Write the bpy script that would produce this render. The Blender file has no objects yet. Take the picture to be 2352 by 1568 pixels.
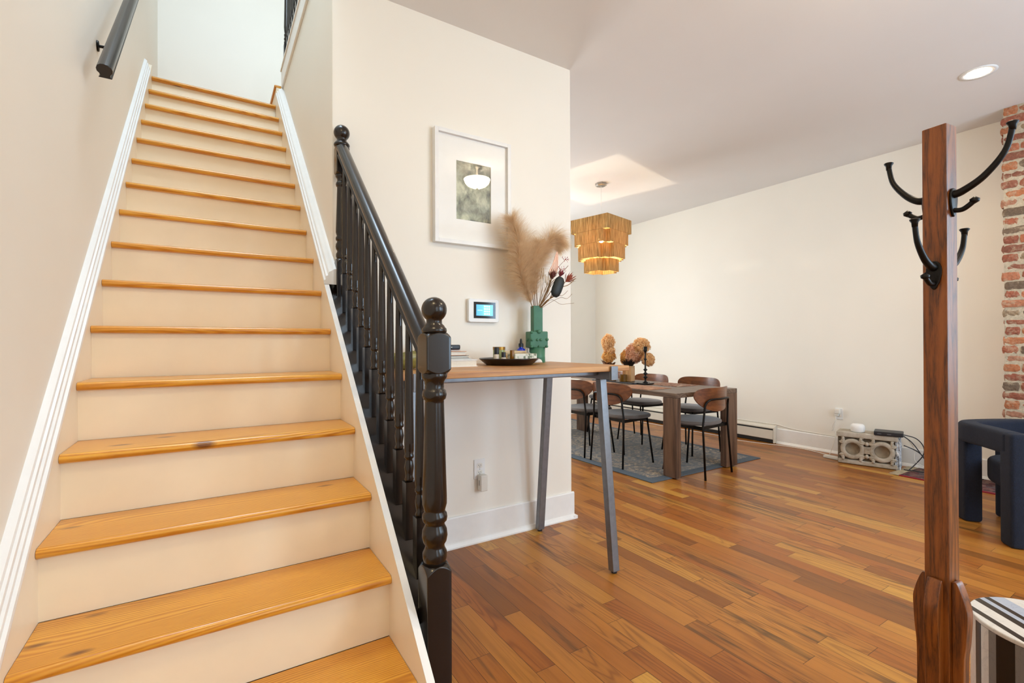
import bpy, bmesh, math, random
from mathutils import Vector, Matrix
random.seed(7)
S = bpy.context.scene
COL = S.collection
PI = math.pi

# ------------------------------------------------------------------ camera
CAM = Vector((0.2265, -1.4018, 1.1463))
YAW, PITCH, ROLL = 0.5613, 0.0037, -0.0030
fwd = Vector((math.sin(YAW)*math.cos(PITCH), math.cos(YAW)*math.cos(PITCH), math.sin(PITCH)))
rgt = Vector((math.cos(YAW), -math.sin(YAW), 0))
up = rgt.cross(fwd)
r2 = rgt*math.cos(ROLL) + up*math.sin(ROLL)
u2 = -rgt*math.sin(ROLL) + up*math.cos(ROLL)
cd = bpy.data.cameras.new('camera'); cam = bpy.data.objects.new('camera', cd); COL.objects.link(cam)
cd.sensor_width = 36; cd.lens = 1102.09/2352*36; cd.clip_start = 0.02
cam.matrix_world = Matrix(((r2.x, u2.x, -fwd.x, CAM.x), (r2.y, u2.y, -fwd.y, CAM.y), (r2.z, u2.z, -fwd.z, CAM.z), (0, 0, 0, 1)))
S.camera = cam

# ------------------------------------------------------------------ world, exposure, daylight
def lin(c): return c/12.92 if c <= 0.04045 else ((c+0.055)/1.055)**2.4
def rgb(r, g, b): return (lin(r/255), lin(g/255), lin(b/255), 1)
S.view_settings.view_transform = 'Standard'
S.view_settings.look = 'None'
S.view_settings.gamma = 1
S.view_settings.use_curve_mapping = False
S.view_settings.exposure = 0.07
w = bpy.data.worlds.new('sky'); S.world = w; w.use_nodes = True
w.node_tree.nodes['Background'].inputs[0].default_value = (0.62, 0.8, 1.0, 1)
w.node_tree.nodes['Background'].inputs[1].default_value = 0.55

def area(name, loc, rot, sx, sy, power, color):
    l = bpy.data.lights.new(name, 'AREA'); l.shape = 'RECTANGLE'; l.size = sx; l.size_y = sy
    l.energy = power; l.color = color
    o = bpy.data.objects.new(name, l); COL.objects.link(o); o.location = loc; o.rotation_euler = rot
    return o
# daylight through the street windows behind the camera, and the skylight over the stairwell
COOL = (0.56, 0.78, 1.0)
YFAR_ = 4.70
area('window_daylight', (4.55, -3.28, 1.65), (math.radians(90), 0, 0), 0.95, 1.7, 54, COOL)
area('window_daylight', (3.05, -3.28, 1.65), (math.radians(90), 0, 0), 0.95, 1.7, 54, COOL)
area('entry_daylight', (0.9, -3.28, 1.5), (math.radians(90), 0, 0), 0.8, 1.9, 12, (0.8, 0.9, 1.0))
area('added_back_daylight', (3.35, YFAR_+.12, 1.55), (math.radians(-90), 0, 0), 1.5, 1.7, 90, (0.86, 0.94, 1.0))  # added light at an unseen back window, lifts the right wall
area('skylight_daylight', (0.5, 0.9, 5.69), (0, 0, 0), 1.2, 1.6, 108, (0.66, 0.83, 1.0))

# ------------------------------------------------------------------ materials
MATS = {}
class NT:
    def __init__(s, name):
        m = bpy.data.materials.new(name); m.use_nodes = True; s.m = m; s.t = m.node_tree
        s.b = s.t.nodes['Principled BSDF']; s.out = s.t.nodes['Material Output']
    def n(s, typ, **kw):
        x = s.t.nodes.new(typ)
        for k, v in kw.items(): setattr(x, k, v)
        return x
    def l(s, a, b): s.t.links.new(a, b)
    def math(s, op, a, b=None, c=None):
        x = s.n('ShaderNodeMath', operation=op)
        for i, v in enumerate((a, b, c)):
            if v is None: continue
            if isinstance(v, (int, float)): x.inputs[i].default_value = v
            else: s.l(v, x.inputs[i])
        return x.outputs[0]
    def pos(s, scale=(1, 1, 1), obj=False, rot=(0, 0, 0)):
        if obj: src = s.n('ShaderNodeTexCoord').outputs['Object']
        else: src = s.n('ShaderNodeNewGeometry').outputs['Position']
        mp = s.n('ShaderNodeMapping'); s.l(src, mp.inputs[0]); mp.inputs['Scale'].default_value = scale
        mp.inputs['Rotation'].default_value = rot
        return mp.outputs[0]
    def noise(s, vec, scale, detail=3, rough=0.55, dist=0, dim='3D'):
        x = s.n('ShaderNodeTexNoise'); x.noise_dimensions = dim
        s.l(vec, x.inputs['Vector']); x.inputs['Scale'].default_value = scale
        x.inputs['Detail'].default_value = detail; x.inputs['Roughness'].default_value = rough
        x.inputs['Distortion'].default_value = dist
        return x.outputs[0]
    def ramp(s, fac, stops, interp='LINEAR'):
        x = s.n('ShaderNodeValToRGB'); x.color_ramp.interpolation = interp
        while len(x.color_ramp.elements) < len(stops): x.color_ramp.elements.new(0.5)
        for e, (p, c) in zip(x.color_ramp.elements, stops):
            e.position = p; e.color = c if len(c) == 4 else (*c, 1)
        s.l(fac, x.inputs[0]); return x.outputs[0]
    def mix(s, fac, a, b, mode='MIX'):
        x = s.n('ShaderNodeMix', data_type='RGBA', blend_type=mode)
        if isinstance(fac, (int, float)): x.inputs[0].default_value = fac
        else: s.l(fac, x.inputs[0])
        for i, v in ((6, a), (7, b)):
            if isinstance(v, tuple): x.inputs[i].default_value = v
            else: s.l(v, x.inputs[i])
        return x.outputs[2]
    def bump(s, h, strength=0.2, dist=0.01):
        x = s.n('ShaderNodeBump'); x.inputs['Strength'].default_value = strength; x.inputs['Distance'].default_value = dist
        s.l(h, x.inputs['Height']); s.l(x.outputs[0], s.b.inputs['Normal'])
    def set(s, **kw):
        for k, v in kw.items():
            k = {'rough': 'Roughness', 'metal': 'Metallic', 'spec': 'Specular IOR Level', 'coat': 'Coat Weight', 'coatr': 'Coat Roughness',
                 'trans': 'Transmission Weight', 'sheen': 'Sheen Weight', 'ior': 'IOR', 'sss': 'Subsurface Weight', 'alpha': 'Alpha'}.get(k, k)
            s.b.inputs[k].default_value = v
        return s

def plain(name, col, rough=0.5, metal=0.0, var=0.06, scale=18, bump=0.0, obj=True, **kw):
    if name in MATS: return MATS[name]
    t = NT(name); n = t.noise(t.pos(obj=obj), scale, 4)
    a = tuple(min(1, x*(1-var)) for x in col[:3])+(1,); b = tuple(min(1, x*(1+var)) for x in col[:3])+(1,)
    t.l(t.ramp(n, [(0.3, a), (0.7, b)]), t.b.inputs['Base Color']); t.set(rough=rough, metal=metal, **kw)
    if bump: t.bump(n, bump, 0.002)
    MATS[name] = t.m; return t.m

def emit(name, col, strength):
    t = NT(name); t.b.inputs['Base Color'].default_value = col
    t.b.inputs['Emission Color'].default_value = col; t.b.inputs['Emission Strength'].default_value = strength
    MATS[name] = t.m; return t.m

def wall_paint(name, col, rough=0.5):
    t = NT(name); p = t.pos()
    n = t.noise(p, 1.3, 2); f = t.noise(p, 260, 2)
    a = tuple(x*0.975 for x in col[:3])+(1,)
    t.l(t.ramp(n, [(0.35, a), (0.65, col)]), t.b.inputs['Base Color']); t.set(rough=rough); t.bump(f, 0.06, 0.001)
    MATS[name] = t.m; return t.m

def wood(name, cols, grain_axis='Y', scale=1.0, rough=0.4, ring=28, dark=None, coat=0.0, knots=False, obj=False, bump=0.12):
    # grain runs along grain_axis; cols light, mid, dark
    t = NT(name)
    k = {'X': (0.7, 9, 9), 'Y': (9, 0.7, 9), 'Z': (9, 9, 0.7)}[grain_axis]
    k = tuple(v*scale for v in k)
    p = t.pos(scale=k, obj=obj)
    big = t.noise(p, 0.55, 2, 0.5, 0.4)
    rings = t.math('FRACT', t.math('MULTIPLY', big, ring*0.5))
    rings = t.math('ABSOLUTE', t.math('SUBTRACT', rings, 0.5))
    fine = t.noise(p, 7.0, 5, 0.65)
    v = t.math('ADD', t.math('MULTIPLY', rings, 0.9), t.math('MULTIPLY', fine, 0.65))
    c = t.ramp(v, [(0.28, cols[2]), (0.5, cols[1]), (0.78, cols[0])])
    if dark:
        s = t.noise(p, 0.9, 2, 0.5, 0.6)
        c = t.mix(t.ramp(s, [(0.58, (0, 0, 0)), (0.7, (0.8, 0.8, 0.8))]), c, dark)
    t.l(c, t.b.inputs['Base Color']); t.set(rough=rough, coat=coat, coatr=0.15); t.bump(fine, bump, 0.001)
    MATS[name] = t.m; return t.m

def tread_wood():
    t = NT('varnished_pine')
    geo = t.n('ShaderNodeNewGeometry'); sep = t.n('ShaderNodeSeparateXYZ'); t.l(geo.outputs['Position'], sep.inputs[0])
    x, y, z = sep.outputs
    lev = t.math('FLOOR', t.math('DIVIDE', t.math('ADD', z, 0.03), 0.19))
    cmb = t.n('ShaderNodeCombineXYZ'); t.l(t.math('ADD', t.math('MULTIPLY', x, 0.75), t.math('MULTIPLY', lev, 3.7)), cmb.inputs[0])
    t.l(t.math('MULTIPLY', y, 5.0), cmb.inputs[1]); t.l(t.math('MULTIPLY', z, 5.0), cmb.inputs[2])
    big = t.noise(cmb.outputs[0], 1.0, 2, 0.45, 0.15)
    rings = t.math('SINE', t.math('MULTIPLY', t.math('ADD', t.math('MULTIPLY', big, 0.22), t.math('ADD', y, t.math('MULTIPLY', z, .6))), 620))
    fine = t.noise(cmb.outputs[0], 30, 4, 0.6)
    v = t.math('ADD', t.math('MULTIPLY', t.math('ADD', rings, 1), 0.27), t.math('MULTIPLY', fine, 0.5))
    c = t.ramp(v, [(0.15, rgb(190, 116, 26)), (0.42, rgb(218, 148, 42)), (0.75, rgb(234, 172, 62))])
    tone = t.noise(cmb.outputs[0], 0.8, 1)
    c = t.mix(t.ramp(tone, [(0.35, (0, 0, 0)), (0.7, (0.55, 0.55, 0.55))]), c, rgb(204, 126, 28))
    # knots
    kv = t.n('ShaderNodeTexVoronoi'); kc = t.n('ShaderNodeCombineXYZ')
    t.l(t.math('ADD', t.math('MULTIPLY', x, 2.3), t.math('MULTIPLY', lev, 5.3)), kc.inputs[0]); t.l(t.math('MULTIPLY', y, 6), kc.inputs[1]); t.l(t.math('MULTIPLY', z, 4), kc.inputs[2])
    t.l(kc.outputs[0], kv.inputs['Vector']); kv.inputs['Scale'].default_value = 1.25
    km = t.ramp(kv.outputs['Distance'], [(0.05, (.9, .9, .9)), (0.075, (0.5, 0.5, 0.5)), (0.11, (0, 0, 0))])
    c = t.mix(km, c, rgb(104, 52, 18))
    t.l(c, t.b.inputs['Base Color']); t.set(rough=0.32, coat=0.35, coatr=0.12); t.bump(v, 0.15, 0.0006)
    MATS['varnished_pine'] = t.m; return t.m

def plank_floor():
    t = NT('plank_floor')
    geo = t.n('ShaderNodeNewGeometry'); sep = t.n('ShaderNodeSeparateXYZ'); t.l(geo.outputs['Position'], sep.inputs[0])
    x, y, z = sep.outputs
    W = 0.083
    xs = t.math('DIVIDE', t.math('ADD', x, 10.02), W)
    row = t.math('FLOOR', xs); fx = t.math('FRACT', xs)
    wn1 = t.n('ShaderNodeTexWhiteNoise', noise_dimensions='1D'); t.l(row, wn1.inputs['W'])
    wsep = t.n('ShaderNodeSeparateColor'); t.l(wn1.outputs['Color'], wsep.inputs[0])
    Ln = t.math('ADD', 0.42, t.math('MULTIPLY', wsep.outputs[0], 0.6))
    yy = t.math('DIVIDE', t.math('ADD', y, t.math('MULTIPLY', wsep.outputs[1], 9.0)), Ln)
    yy = t.math('ADD', yy, 20)
    col = t.math('FLOOR', yy); fy = t.math('FRACT', yy)
    idv = t.n('ShaderNodeCombineXYZ'); t.l(row, idv.inputs[0]); t.l(col, idv.inputs[1])
    wn = t.n('ShaderNodeTexWhiteNoise', noise_dimensions='2D'); t.l(idv.outputs[0], wn.inputs['Vector'])
    rs = t.n('ShaderNodeSeparateColor'); t.l(wn.outputs['Color'], rs.inputs[0])
    R1, R2, R3 = rs.outputs
    base = t.ramp(wn.outputs['Value'], [(0.0, rgb(140, 86, 36)), (0.10, rgb(156, 94, 38)), (0.22, rgb(170, 100, 40)), (0.42, rgb(176, 110, 46)), (0.62, rgb(184, 118, 50)), (0.82, rgb(192, 128, 56)), (0.94, rgb(204, 146, 66)), (1.0, rgb(212, 160, 78))])
    # grain, different on every plank
    gc = t.n('ShaderNodeCombineXYZ')
    t.l(t.math('ADD', t.math('MULTIPLY', x, 11), t.math('MULTIPLY', R1, 60)), gc.inputs[0])
    t.l(t.math('ADD', t.math('MULTIPLY', y, 0.9), t.math('MULTIPLY', R2, 40)), gc.inputs[1])
    big = t.noise(gc.outputs[0], 0.7, 2, 0.5, 0.5)
    rings = t.math('SINE', t.math('MULTIPLY', big, 120))
    rings = t.math('POWER', t.math('MULTIPLY', t.math('ADD', rings, 1), .5), 4)
    fv = t.n('ShaderNodeCombineXYZ')
    t.l(t.math('ADD', t.math('MULTIPLY', x, 150), t.math('MULTIPLY', R1, 60)), fv.inputs[0]); t.l(t.math('ADD', t.math('MULTIPLY', y, 5), t.math('MULTIPLY', R2, 40)), fv.inputs[1])
    fine = t.noise(fv.outputs[0], 1.0, 4, 0.7)
    soft = t.noise(gc.outputs[0], 2.2, 3, 0.6)
    ringmask = t.ramp(R2, [(.3, (0, 0, 0)), (.55, (1, 1, 1))])
    g = t.math('ADD', t.math('MULTIPLY', soft, .55), t.math('MULTIPLY', fine, .45))
    c = t.mix(1.0, base, t.ramp(g, [(0.28, (0.66, 0.60, 0.54)), (0.50, (0.98, 0.97, 0.96)), (0.75, (1.12, 1.1, 1.06))]), 'MULTIPLY')
    c = t.mix(t.math('MULTIPLY', t.math('MULTIPLY', rings, ringmask), .5), c, rgb(112, 58, 24))
    # dark mineral streaks on some planks
    st = t.noise(gc.outputs[0], 1.1, 3, 0.6, 0.8)
    stm = t.math('MULTIPLY', t.ramp(st, [(0.53, (0, 0, 0)), (0.60, (.55, .55, .55)), (0.66, (1, 1, 1)), (.7, (.4, .4, .4))]), t.ramp(R3, [(0.5, (0, 0, 0)), (0.75, (0.8, 0.8, 0.8))]))
    c = t.mix(stm, c, rgb(80, 56, 30))
    # gaps
    ex = t.math('MINIMUM', fx, t.math('SUBTRACT', 1, fx)); ex = t.math('MULTIPLY', ex, W)
    ey = t.math('MULTIPLY', t.math('MINIMUM', fy, t.math('SUBTRACT', 1, fy)), Ln)
    e = t.math('MINIMUM', ex, ey)
    gap = t.ramp(t.math('MULTIPLY', e, 100), [(0.05, (0.85, 0.85, 0.85)), (0.13, (0, 0, 0))])
    c = t.mix(gap, c, rgb(46, 26, 12))
    t.l(t.mix(1.0, c, (.86, .86, .76, 1), 'MULTIPLY'), t.b.inputs['Base Color']); t.set(coat=0.05, coatr=0.18, spec=.38)
    rr = t.math('ADD', 0.30, t.math('MULTIPLY', fine, 0.14)); t.l(rr, t.b.inputs['Roughness'])
    hh = t.math('ADD', t.math('MULTIPLY', t.math('MINIMUM', t.math('MULTIPLY', e, 500), 1), 0.8), t.math('MULTIPLY', fine, 0.12))
    t.bump(hh, 0.25, 0.0012)
    return t.m

def attr_mat(name, attr='Col', rough=0.9, bump=0.5, scale=60, mixn=0.35):
    t = NT(name); a = t.n('ShaderNodeAttribute', attribute_name=attr)
    n = t.noise(t.pos(), scale, 5, 0.7)
    dk = t.ramp(n, [(0.3, (1-mixn,)*3), (0.7, (1.0+mixn*0.4,)*3)])
    dust = t.noise(t.pos(), 24, 5, .75)
    c = t.mix(t.ramp(dust, [(.50, (0, 0, 0)), (.66, (.62, .62, .62))]), t.mix(1.0, a.outputs['Color'], dk, 'MULTIPLY'), rgb(190, 170, 142))
    t.l(c, t.b.inputs['Base Color']); t.set(rough=rough)
    if bump: t.bump(n, bump, 0.006)
    return t.m

M = {}
M['wall'] = wall_paint('warm_white_wall_paint', rgb(245, 238, 225))
M['ceil'] = wall_paint('ceiling_paint', rgb(236, 231, 226), 0.7)
M['trim'] = plain('white_gloss_trim_paint', rgb(240, 238, 234), 0.3, var=0.02)
M['riser'] = plain('cream_riser_paint', rgb(248, 232, 204), 0.38, var=0.025, scale=6, obj=False)
M['skirt'] = plain('cream_skirt_paint', rgb(248, 235, 212), 0.35, var=0.02, scale=6, obj=False)
M['tread'] = tread_wood()
M['floor'] = plank_floor()
M['black'] = plain('black_brown_gloss_paint', rgb(28, 20, 14), 0.24, var=0.15, scale=30, obj=False, coat=0.12, coatr=0.1)
M['blackmetal'] = plain('black_iron', rgb(24, 21, 19), 0.4, metal=0.6, var=0.15)
M['steel'] = plain('brushed_grey_steel', rgb(128, 130, 134), 0.38, metal=0.75, var=0.08, scale=40, obj=False)
M['bartop'] = wood('oiled_oak_top', (rgb(204, 154, 96), rgb(188, 134, 78), rgb(160, 106, 56)), 'X', 1.4, 0.42, ring=16)
M['walnut'] = wood('dark_walnut', (rgb(122, 100, 82), rgb(102, 80, 64), rgb(76, 58, 46)), 'Y', 1.5, 0.45, ring=14)
M['walnutZ'] = wood('dark_walnut_leg', (rgb(112, 84, 64), rgb(94, 68, 51), rgb(66, 47, 35)), 'Z', 1.5, 0.45, ring=14)
M['oak'] = wood('red_brown_oak', (rgb(142, 80, 26), rgb(122, 65, 18), rgb(74, 37, 9)), 'Z', 9.0, 0.36, ring=6, coat=0.15)
M['ply'] = wood('walnut_veneer', (rgb(124, 72, 36), rgb(108, 60, 28), rgb(90, 48, 23)), 'X', 5.0, 0.3, ring=5, coat=0.3, obj=True)
M['chairfab'] = plain('grey_seat_fabric', rgb(92, 84, 80), 0.75, var=0.12, scale=300, sheen=0.3)
M['nickel'] = plain('brushed_nickel', rgb(170, 165, 158), 0.3, metal=0.9)
M['whitepl'] = plain('white_plastic', rgb(238, 236, 232), 0.35, var=0.01)
M['offwhite'] = plain('off_white_plastic', rgb(232, 226, 214), 0.4, var=0.02)
M['blackpl'] = plain('black_plastic', rgb(30, 32, 38), 0.42, var=0.05)
M['green'] = plain('green_ceramic_glaze', rgb(62, 116, 88), 0.45, var=0.12, scale=12)
M['cream_enamel'] = plain('cream_enamel', rgb(222, 214, 198), 0.35, var=0.02)
M['brass'] = plain('dull_brass', rgb(160, 116, 50), 0.35, metal=0.8, var=0.1)

# ------------------------------------------------------------------ helpers
def new_bm(): return bmesh.new()
def link(name, bm, mat, parent=None, smooth=False, bev=0, seg=2, sub=0):
    me = bpy.data.meshes.new(name); bmesh.ops.recalc_face_normals(bm, faces=bm.faces[:]); bm.to_mesh(me); bm.free()
    mats = mat if isinstance(mat, (list, tuple)) else [mat]
    for m in mats: me.materials.append(m)
    o = bpy.data.objects.new(name, me); COL.objects.link(o)
    if smooth:
        for p in me.polygons: p.use_smooth = True
    if bev:
        b = o.modifiers.new('bevel', 'BEVEL'); b.width = bev; b.segments = seg; b.limit_method = 'ANGLE'; b.angle_limit = math.radians(40)
        for p in me.polygons: p.use_smooth = True
        wn = o.modifiers.new('wn', 'WEIGHTED_NORMAL'); wn.keep_sharp = False
    if sub:
        s = o.modifiers.new('subsurf', 'SUBSURF'); s.levels = sub; s.render_levels = sub
        for p in me.polygons: p.use_smooth = True
    if parent is not None: o.parent = parent
    return o
def tag(o, label, cat, group=None):
    o['label'] = label; o['category'] = cat
    if group: o['group'] = group
    return o
def thing(name, label, cat, loc=(0, 0, 0), rz=0, group=None):
    o = bpy.data.objects.new(name, None); COL.objects.link(o); o.empty_display_size = 0.05
    o.location = loc; o.rotation_euler = (0, 0, rz)
    return tag(o, label, cat, group)
def struct(o): o['kind'] = 'structure'; return o
def stuff(o): o['kind'] = 'stuff'; return o
def box(bm, x0, x1, y0, y1, z0, z1, mtx=None, mi=0):
    vs = [bm.verts.new(Vector((x, y, z)) if mtx is None else mtx @ Vector((x, y, z))) for z in (z0, z1) for y in (y0, y1) for x in (x0, x1)]
    fs = []
    for f in ((0, 2, 3, 1), (4, 5, 7, 6), (0, 1, 5, 4), (2, 6, 7, 3), (0, 4, 6, 2), (1, 3, 7, 5)):
        q = bm.faces.new([vs[i] for i in f]); q.material_index = mi; fs.append(q)
    return fs
def prism(bm, pts, axis, a, b, mtx=None, mi=0):
    """extrude 2D polygon pts along axis from a to b; pts = remaining coords in xyz order"""
    def mk(p, t):
        v = {'X': (t, p[0], p[1]), 'Y': (p[0], t, p[1]), 'Z': (p[0], p[1], t)}[axis]
        v = Vector(v); return mtx @ v if mtx is not None else v
    A = [bm.verts.new(mk(p, a)) for p in pts]; B = [bm.verts.new(mk(p, b)) for p in pts]
    n = len(pts)
    f = bm.faces.new(A); f.material_index = mi
    f = bm.faces.new(B[::-1]); f.material_index = mi
    for i in range(n):
        f = bm.faces.new((A[i], B[i], B[(i+1) % n], A[(i+1) % n])); f.material_index = mi
def lathe(bm, prof, seg=24, loc=(0, 0, 0), mtx=None, mi=0, caps=(True, True)):
    loc = Vector(loc); rings = []
    for r, z in prof:
        if r < 1e-5: rings.append([bm.verts.new(_t(Vector((0, 0, z)), loc, mtx))])
        else: rings.append([bm.verts.new(_t(Vector((r*math.cos(2*PI*i/seg), r*math.sin(2*PI*i/seg), z)), loc, mtx)) for i in range(seg)])
    for a, b in zip(rings, rings[1:]):
        if len(a) == 1 and len(b) == 1: continue
        for i in range(seg):
            j = (i+1) % seg
            if len(a) == 1: f = bm.faces.new((a[0], b[j], b[i]))
            elif len(b) == 1: f = bm.faces.new((a[i], a[j], b[0]))
            else: f = bm.faces.new((a[i], a[j], b[j], b[i]))
            f.material_index = mi
    for rg, fl in ((rings[0], True), (rings[-1], False)):
        if len(rg) > 1 and caps[0 if fl else 1]:
            try: bm.faces.new(rg[::-1] if fl else rg).material_index = mi
            except ValueError: pass
def _t(v, loc, mtx): return (mtx @ v if mtx is not None else v) + loc
def smooth_path(pts, n=6):
    P = [Vector(p) for p in pts]; out = []
    for i in range(len(P)-1):
        p0 = P[max(i-1, 0)]; p1 = P[i]; p2 = P[i+1]; p3 = P[min(i+2, len(P)-1)]
        for k in range(n):
            t = k/n
            out.append(0.5*((2*p1)+(-p0+p2)*t+(2*p0-5*p1+4*p2-p3)*t*t+(-p0+3*p1-3*p2+p3)*t**3))
    out.append(P[-1]); return out
def tube(bm, pts, rad, seg=8, section=None, upv=(0, 0, 1), cap=True, mi=0):
    """sweep a circle (or section polygon [(side, up)]) along pts; rad scalar or list"""
    P = [Vector(p) for p in pts]; n = len(P); rings = []
    R = rad if isinstance(rad, (list, tuple)) else [rad]*n
    prev = None
    for i in range(n):
        d = (P[min(i+1, n-1)]-P[max(i-1, 0)]).normalized()
        if section is not None or prev is None:
            u = Vector(upv)
            if abs(d.dot(u)) > 0.98: u = Vector((1, 0, 0))
            s = d.cross(u).normalized(); v = s.cross(d).normalized()
        else:
            v = (prev - d*prev.dot(d)).normalized(); s = d.cross(v).normalized()
        prev = v
        if section is None: ring = [bm.verts.new(P[i]+(s*math.cos(2*PI*k/seg)+v*math.sin(2*PI*k/seg))*R[i]) for k in range(seg)]
        else: ring = [bm.verts.new(P[i]+s*a*R[i]+v*b*R[i]) for a, b in section]
        rings.append(ring)
    m = len(rings[0])
    for a, b in zip(rings, rings[1:]):
        for k in range(m): bm.faces.new((a[k], a[(k+1) % m], b[(k+1) % m], b[k])).material_index = mi
    if cap: bm.faces.new(rings[0][::-1]).material_index = mi; bm.faces.new(rings[-1]).material_index = mi
def roundrect(hx, hy, r, n=5):
    out = []
    for cx, cy, a0 in ((hx-r, hy-r, 0), (-hx+r, hy-r, 90), (-hx+r, -hy+r, 180), (hx-r, -hy+r, 270)):
        for k in range(n+1):
            a = math.radians(a0+90*k/n); out.append((cx+r*math.cos(a), cy+r*math.sin(a)))
    return out
def slab(bm, outline, z0, z1, edge=0.0, mtx=None, n=3, mi=0):
    """slab with rounded vertical profile from closed outline (x,y) around its centroid"""
    cx = sum(p[0] for p in outline)/len(outline); cy = sum(p[1] for p in outline)/len(outline)
    prof = []
    if edge > 0:
        for k in range(n+1): a = PI/2*k/n; prof.append((-edge*(1-math.sin(a)), z0+edge*(1-math.cos(a))))
        for k in range(n+1): a = PI/2*k/n; prof.append((-edge*(1-math.cos(a)), z1-edge*(1-math.sin(a))))
    else: prof = [(0, z0), (0, z1)]
    rings = []
    for off, z in prof:
        ring = []
        for x, y in outline:
            d = math.hypot(x-cx, y-cy); f = (d+off)/d
            v = Vector((cx+(x-cx)*f, cy+(y-cy)*f, z)); ring.append(bm.verts.new(mtx @ v if mtx is not None else v))
        rings.append(ring)
    m = len(outline)
    for a, b in zip(rings, rings[1:]):
        for k in range(m): bm.faces.new((a[k], a[(k+1) % m], b[(k+1) % m], b[k])).material_index = mi
    bm.faces.new(rings[0][::-1]).material_index = mi; bm.faces.new(rings[-1]).material_index = mi
def RZ(a, loc=(0, 0, 0)): return Matrix.Translation(Vector(loc)) @ Matrix.Rotation(a, 4, 'Z')
def copy_tree(o, parent=None):
    c = o.copy(); COL.objects.link(c)
    if parent is not None: c.parent = parent
    for ch in [x for x in bpy.data.objects if x.parent == o]: copy_tree(ch, c)
    return c
def boxo(name, dims, mat, parent=None, bev=0, seg=2):
    bm = new_bm(); box(bm, *dims); return link(name, bm, mat, parent, bev=bev, seg=seg)

# ------------------------------------------------------------------ the room
ZC, XW, YP, XC, XS = 2.944, 5.6825, 1.0642, 2.234, 0.738
YB, YFAR, XL = -3.3, 4.70, -0.168
Z2 = 3.30           # upper floor level
struct(boxo('floor', (XL-.1, XW+.1, YB-.1, YFAR+.1, -.1, 0), M['floor']))
struct(boxo('wall_left', (XL-.12, XL, YB-.1, 4.0, 0, 5.8), M['wall']))
struct(boxo('wall_partition', (XS, XC, YP, YFAR+.1, 0, ZC), M['wall']))
struct(boxo('wall_right', (XW, XW+.12, YB-.1, YFAR+.1, 0, ZC), M['wall']))
bm = new_bm(); box(bm, XC, 2.6, YFAR, YFAR+.1, 0, ZC); box(bm, 4.1, XW, YFAR, YFAR+.1, 0, ZC); box(bm, 2.6, 4.1, YFAR, YFAR+.1, 0, .7); box(bm, 2.6, 4.1, YFAR, YFAR+.1, 2.4, ZC)
struct(link('wall_back', bm, M['wall']))
bm = new_bm()
for d in ((2.6, 2.66, .7, 2.4), (4.04, 4.1, .7, 2.4), (2.66, 4.04, .7, .76), (2.66, 4.04, 2.34, 2.4), (3.32, 3.38, .76, 2.34)): box(bm, d[0], d[1], YFAR+.03, YFAR+.08, d[2], d[3])
struct(link('window_3', bm, M['trim'], bev=.004))  # window added behind the partition, out of view, to brighten the dining end
# front wall behind the camera with two windows and an entry door opening
bm = new_bm()
xs = [XL, 0.5, 1.3, 2.575, 3.525, 4.075, 5.025, XW]
box(bm, XL, 0.5, YB-.12, YB, 0, ZC); box(bm, 1.3, 2.575, YB-.12, YB, 0, ZC); box(bm, 3.525, 4.075, YB-.12, YB, 0, ZC); box(bm, 5.025, XW, YB-.12, YB, 0, ZC)
box(bm, 0.5, 1.3, YB-.12, YB, 2.45, ZC)
for a in (2.575, 4.075): box(bm, a, a+.95, YB-.12, YB, 0, .8); box(bm, a, a+.95, YB-.12, YB, 2.5, ZC)
struct(link('wall_front', bm, M['wall']))
# ceiling with the stair opening
YO = 0.25
bm = new_bm(); box(bm, XS, XW+.1, YB-.1, YFAR+.1, ZC, Z2); box(bm, XL, XS, YB-.1, YO, ZC, Z2)
struct(link('ceiling', bm, M['ceil']))
struct(boxo('wall_stair_side', (XS-.002, XS, 1.066, 3.86, 0, 3.249), M['wall']))
struct(boxo('wall_stair_header', (XL+.001, XS, YO, YO+.002, ZC, Z2), M['wall']))
# upper storey
struct(boxo('floor_upper', (XL, XS, 3.042, 4.0, 3.0, 3.1135), M['tread']))
struct(boxo('wall_upper_back', (XL-.1, 3.2, 3.86, 3.98, 3.112, 5.8), M['wall']))
struct(boxo('wall_upper_right', (3.1, 3.2, YB, 3.9, Z2, 5.8), M['wall']))
struct(boxo('wall_upper_front', (XL, 3.2, YO-2.1, YO-2.0, Z2, 5.8), M['wall']))
struct(boxo('wall_stair_end', (XL, XS, 3.98, 4.06, 0, 3.11), M['wall']))
bm = new_bm(); box(bm, XL-.1, 3.2, -1.9, .1, 5.7, 5.8); box(bm, XL-.1, 3.2, 1.7, 3.98, 5.7, 5.8); box(bm, XL-.1, 0.0, .1, 1.7, 5.7, 5.8); box(bm, 1.2, 3.2, .1, 1.7, 5.7, 5.8)
struct(link('ceiling_upper', bm, M['ceil']))
# step up from the landing to the upper hall, and the white curb along the stairwell
struct(boxo('trim_1', (0.676, 0.737, 3.0, 3.6, 3.272, 3.297), M['tread'], bev=.008))
struct(boxo('trim_2', (0.69, 0.738, 2.995, 3.86, 3.1145, 3.271), M['riser']))
bm = new_bm(); box(bm, .715, .80, YO, 2.95, 3.385, 3.405); box(bm, .722, .738, YO, 2.95, 3.25, 3.385); box(bm, .738, .8, YO, 2.95, 3.3, 3.385)
struct(link('trim_3', bm, M['trim'], bev=.003))

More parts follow.
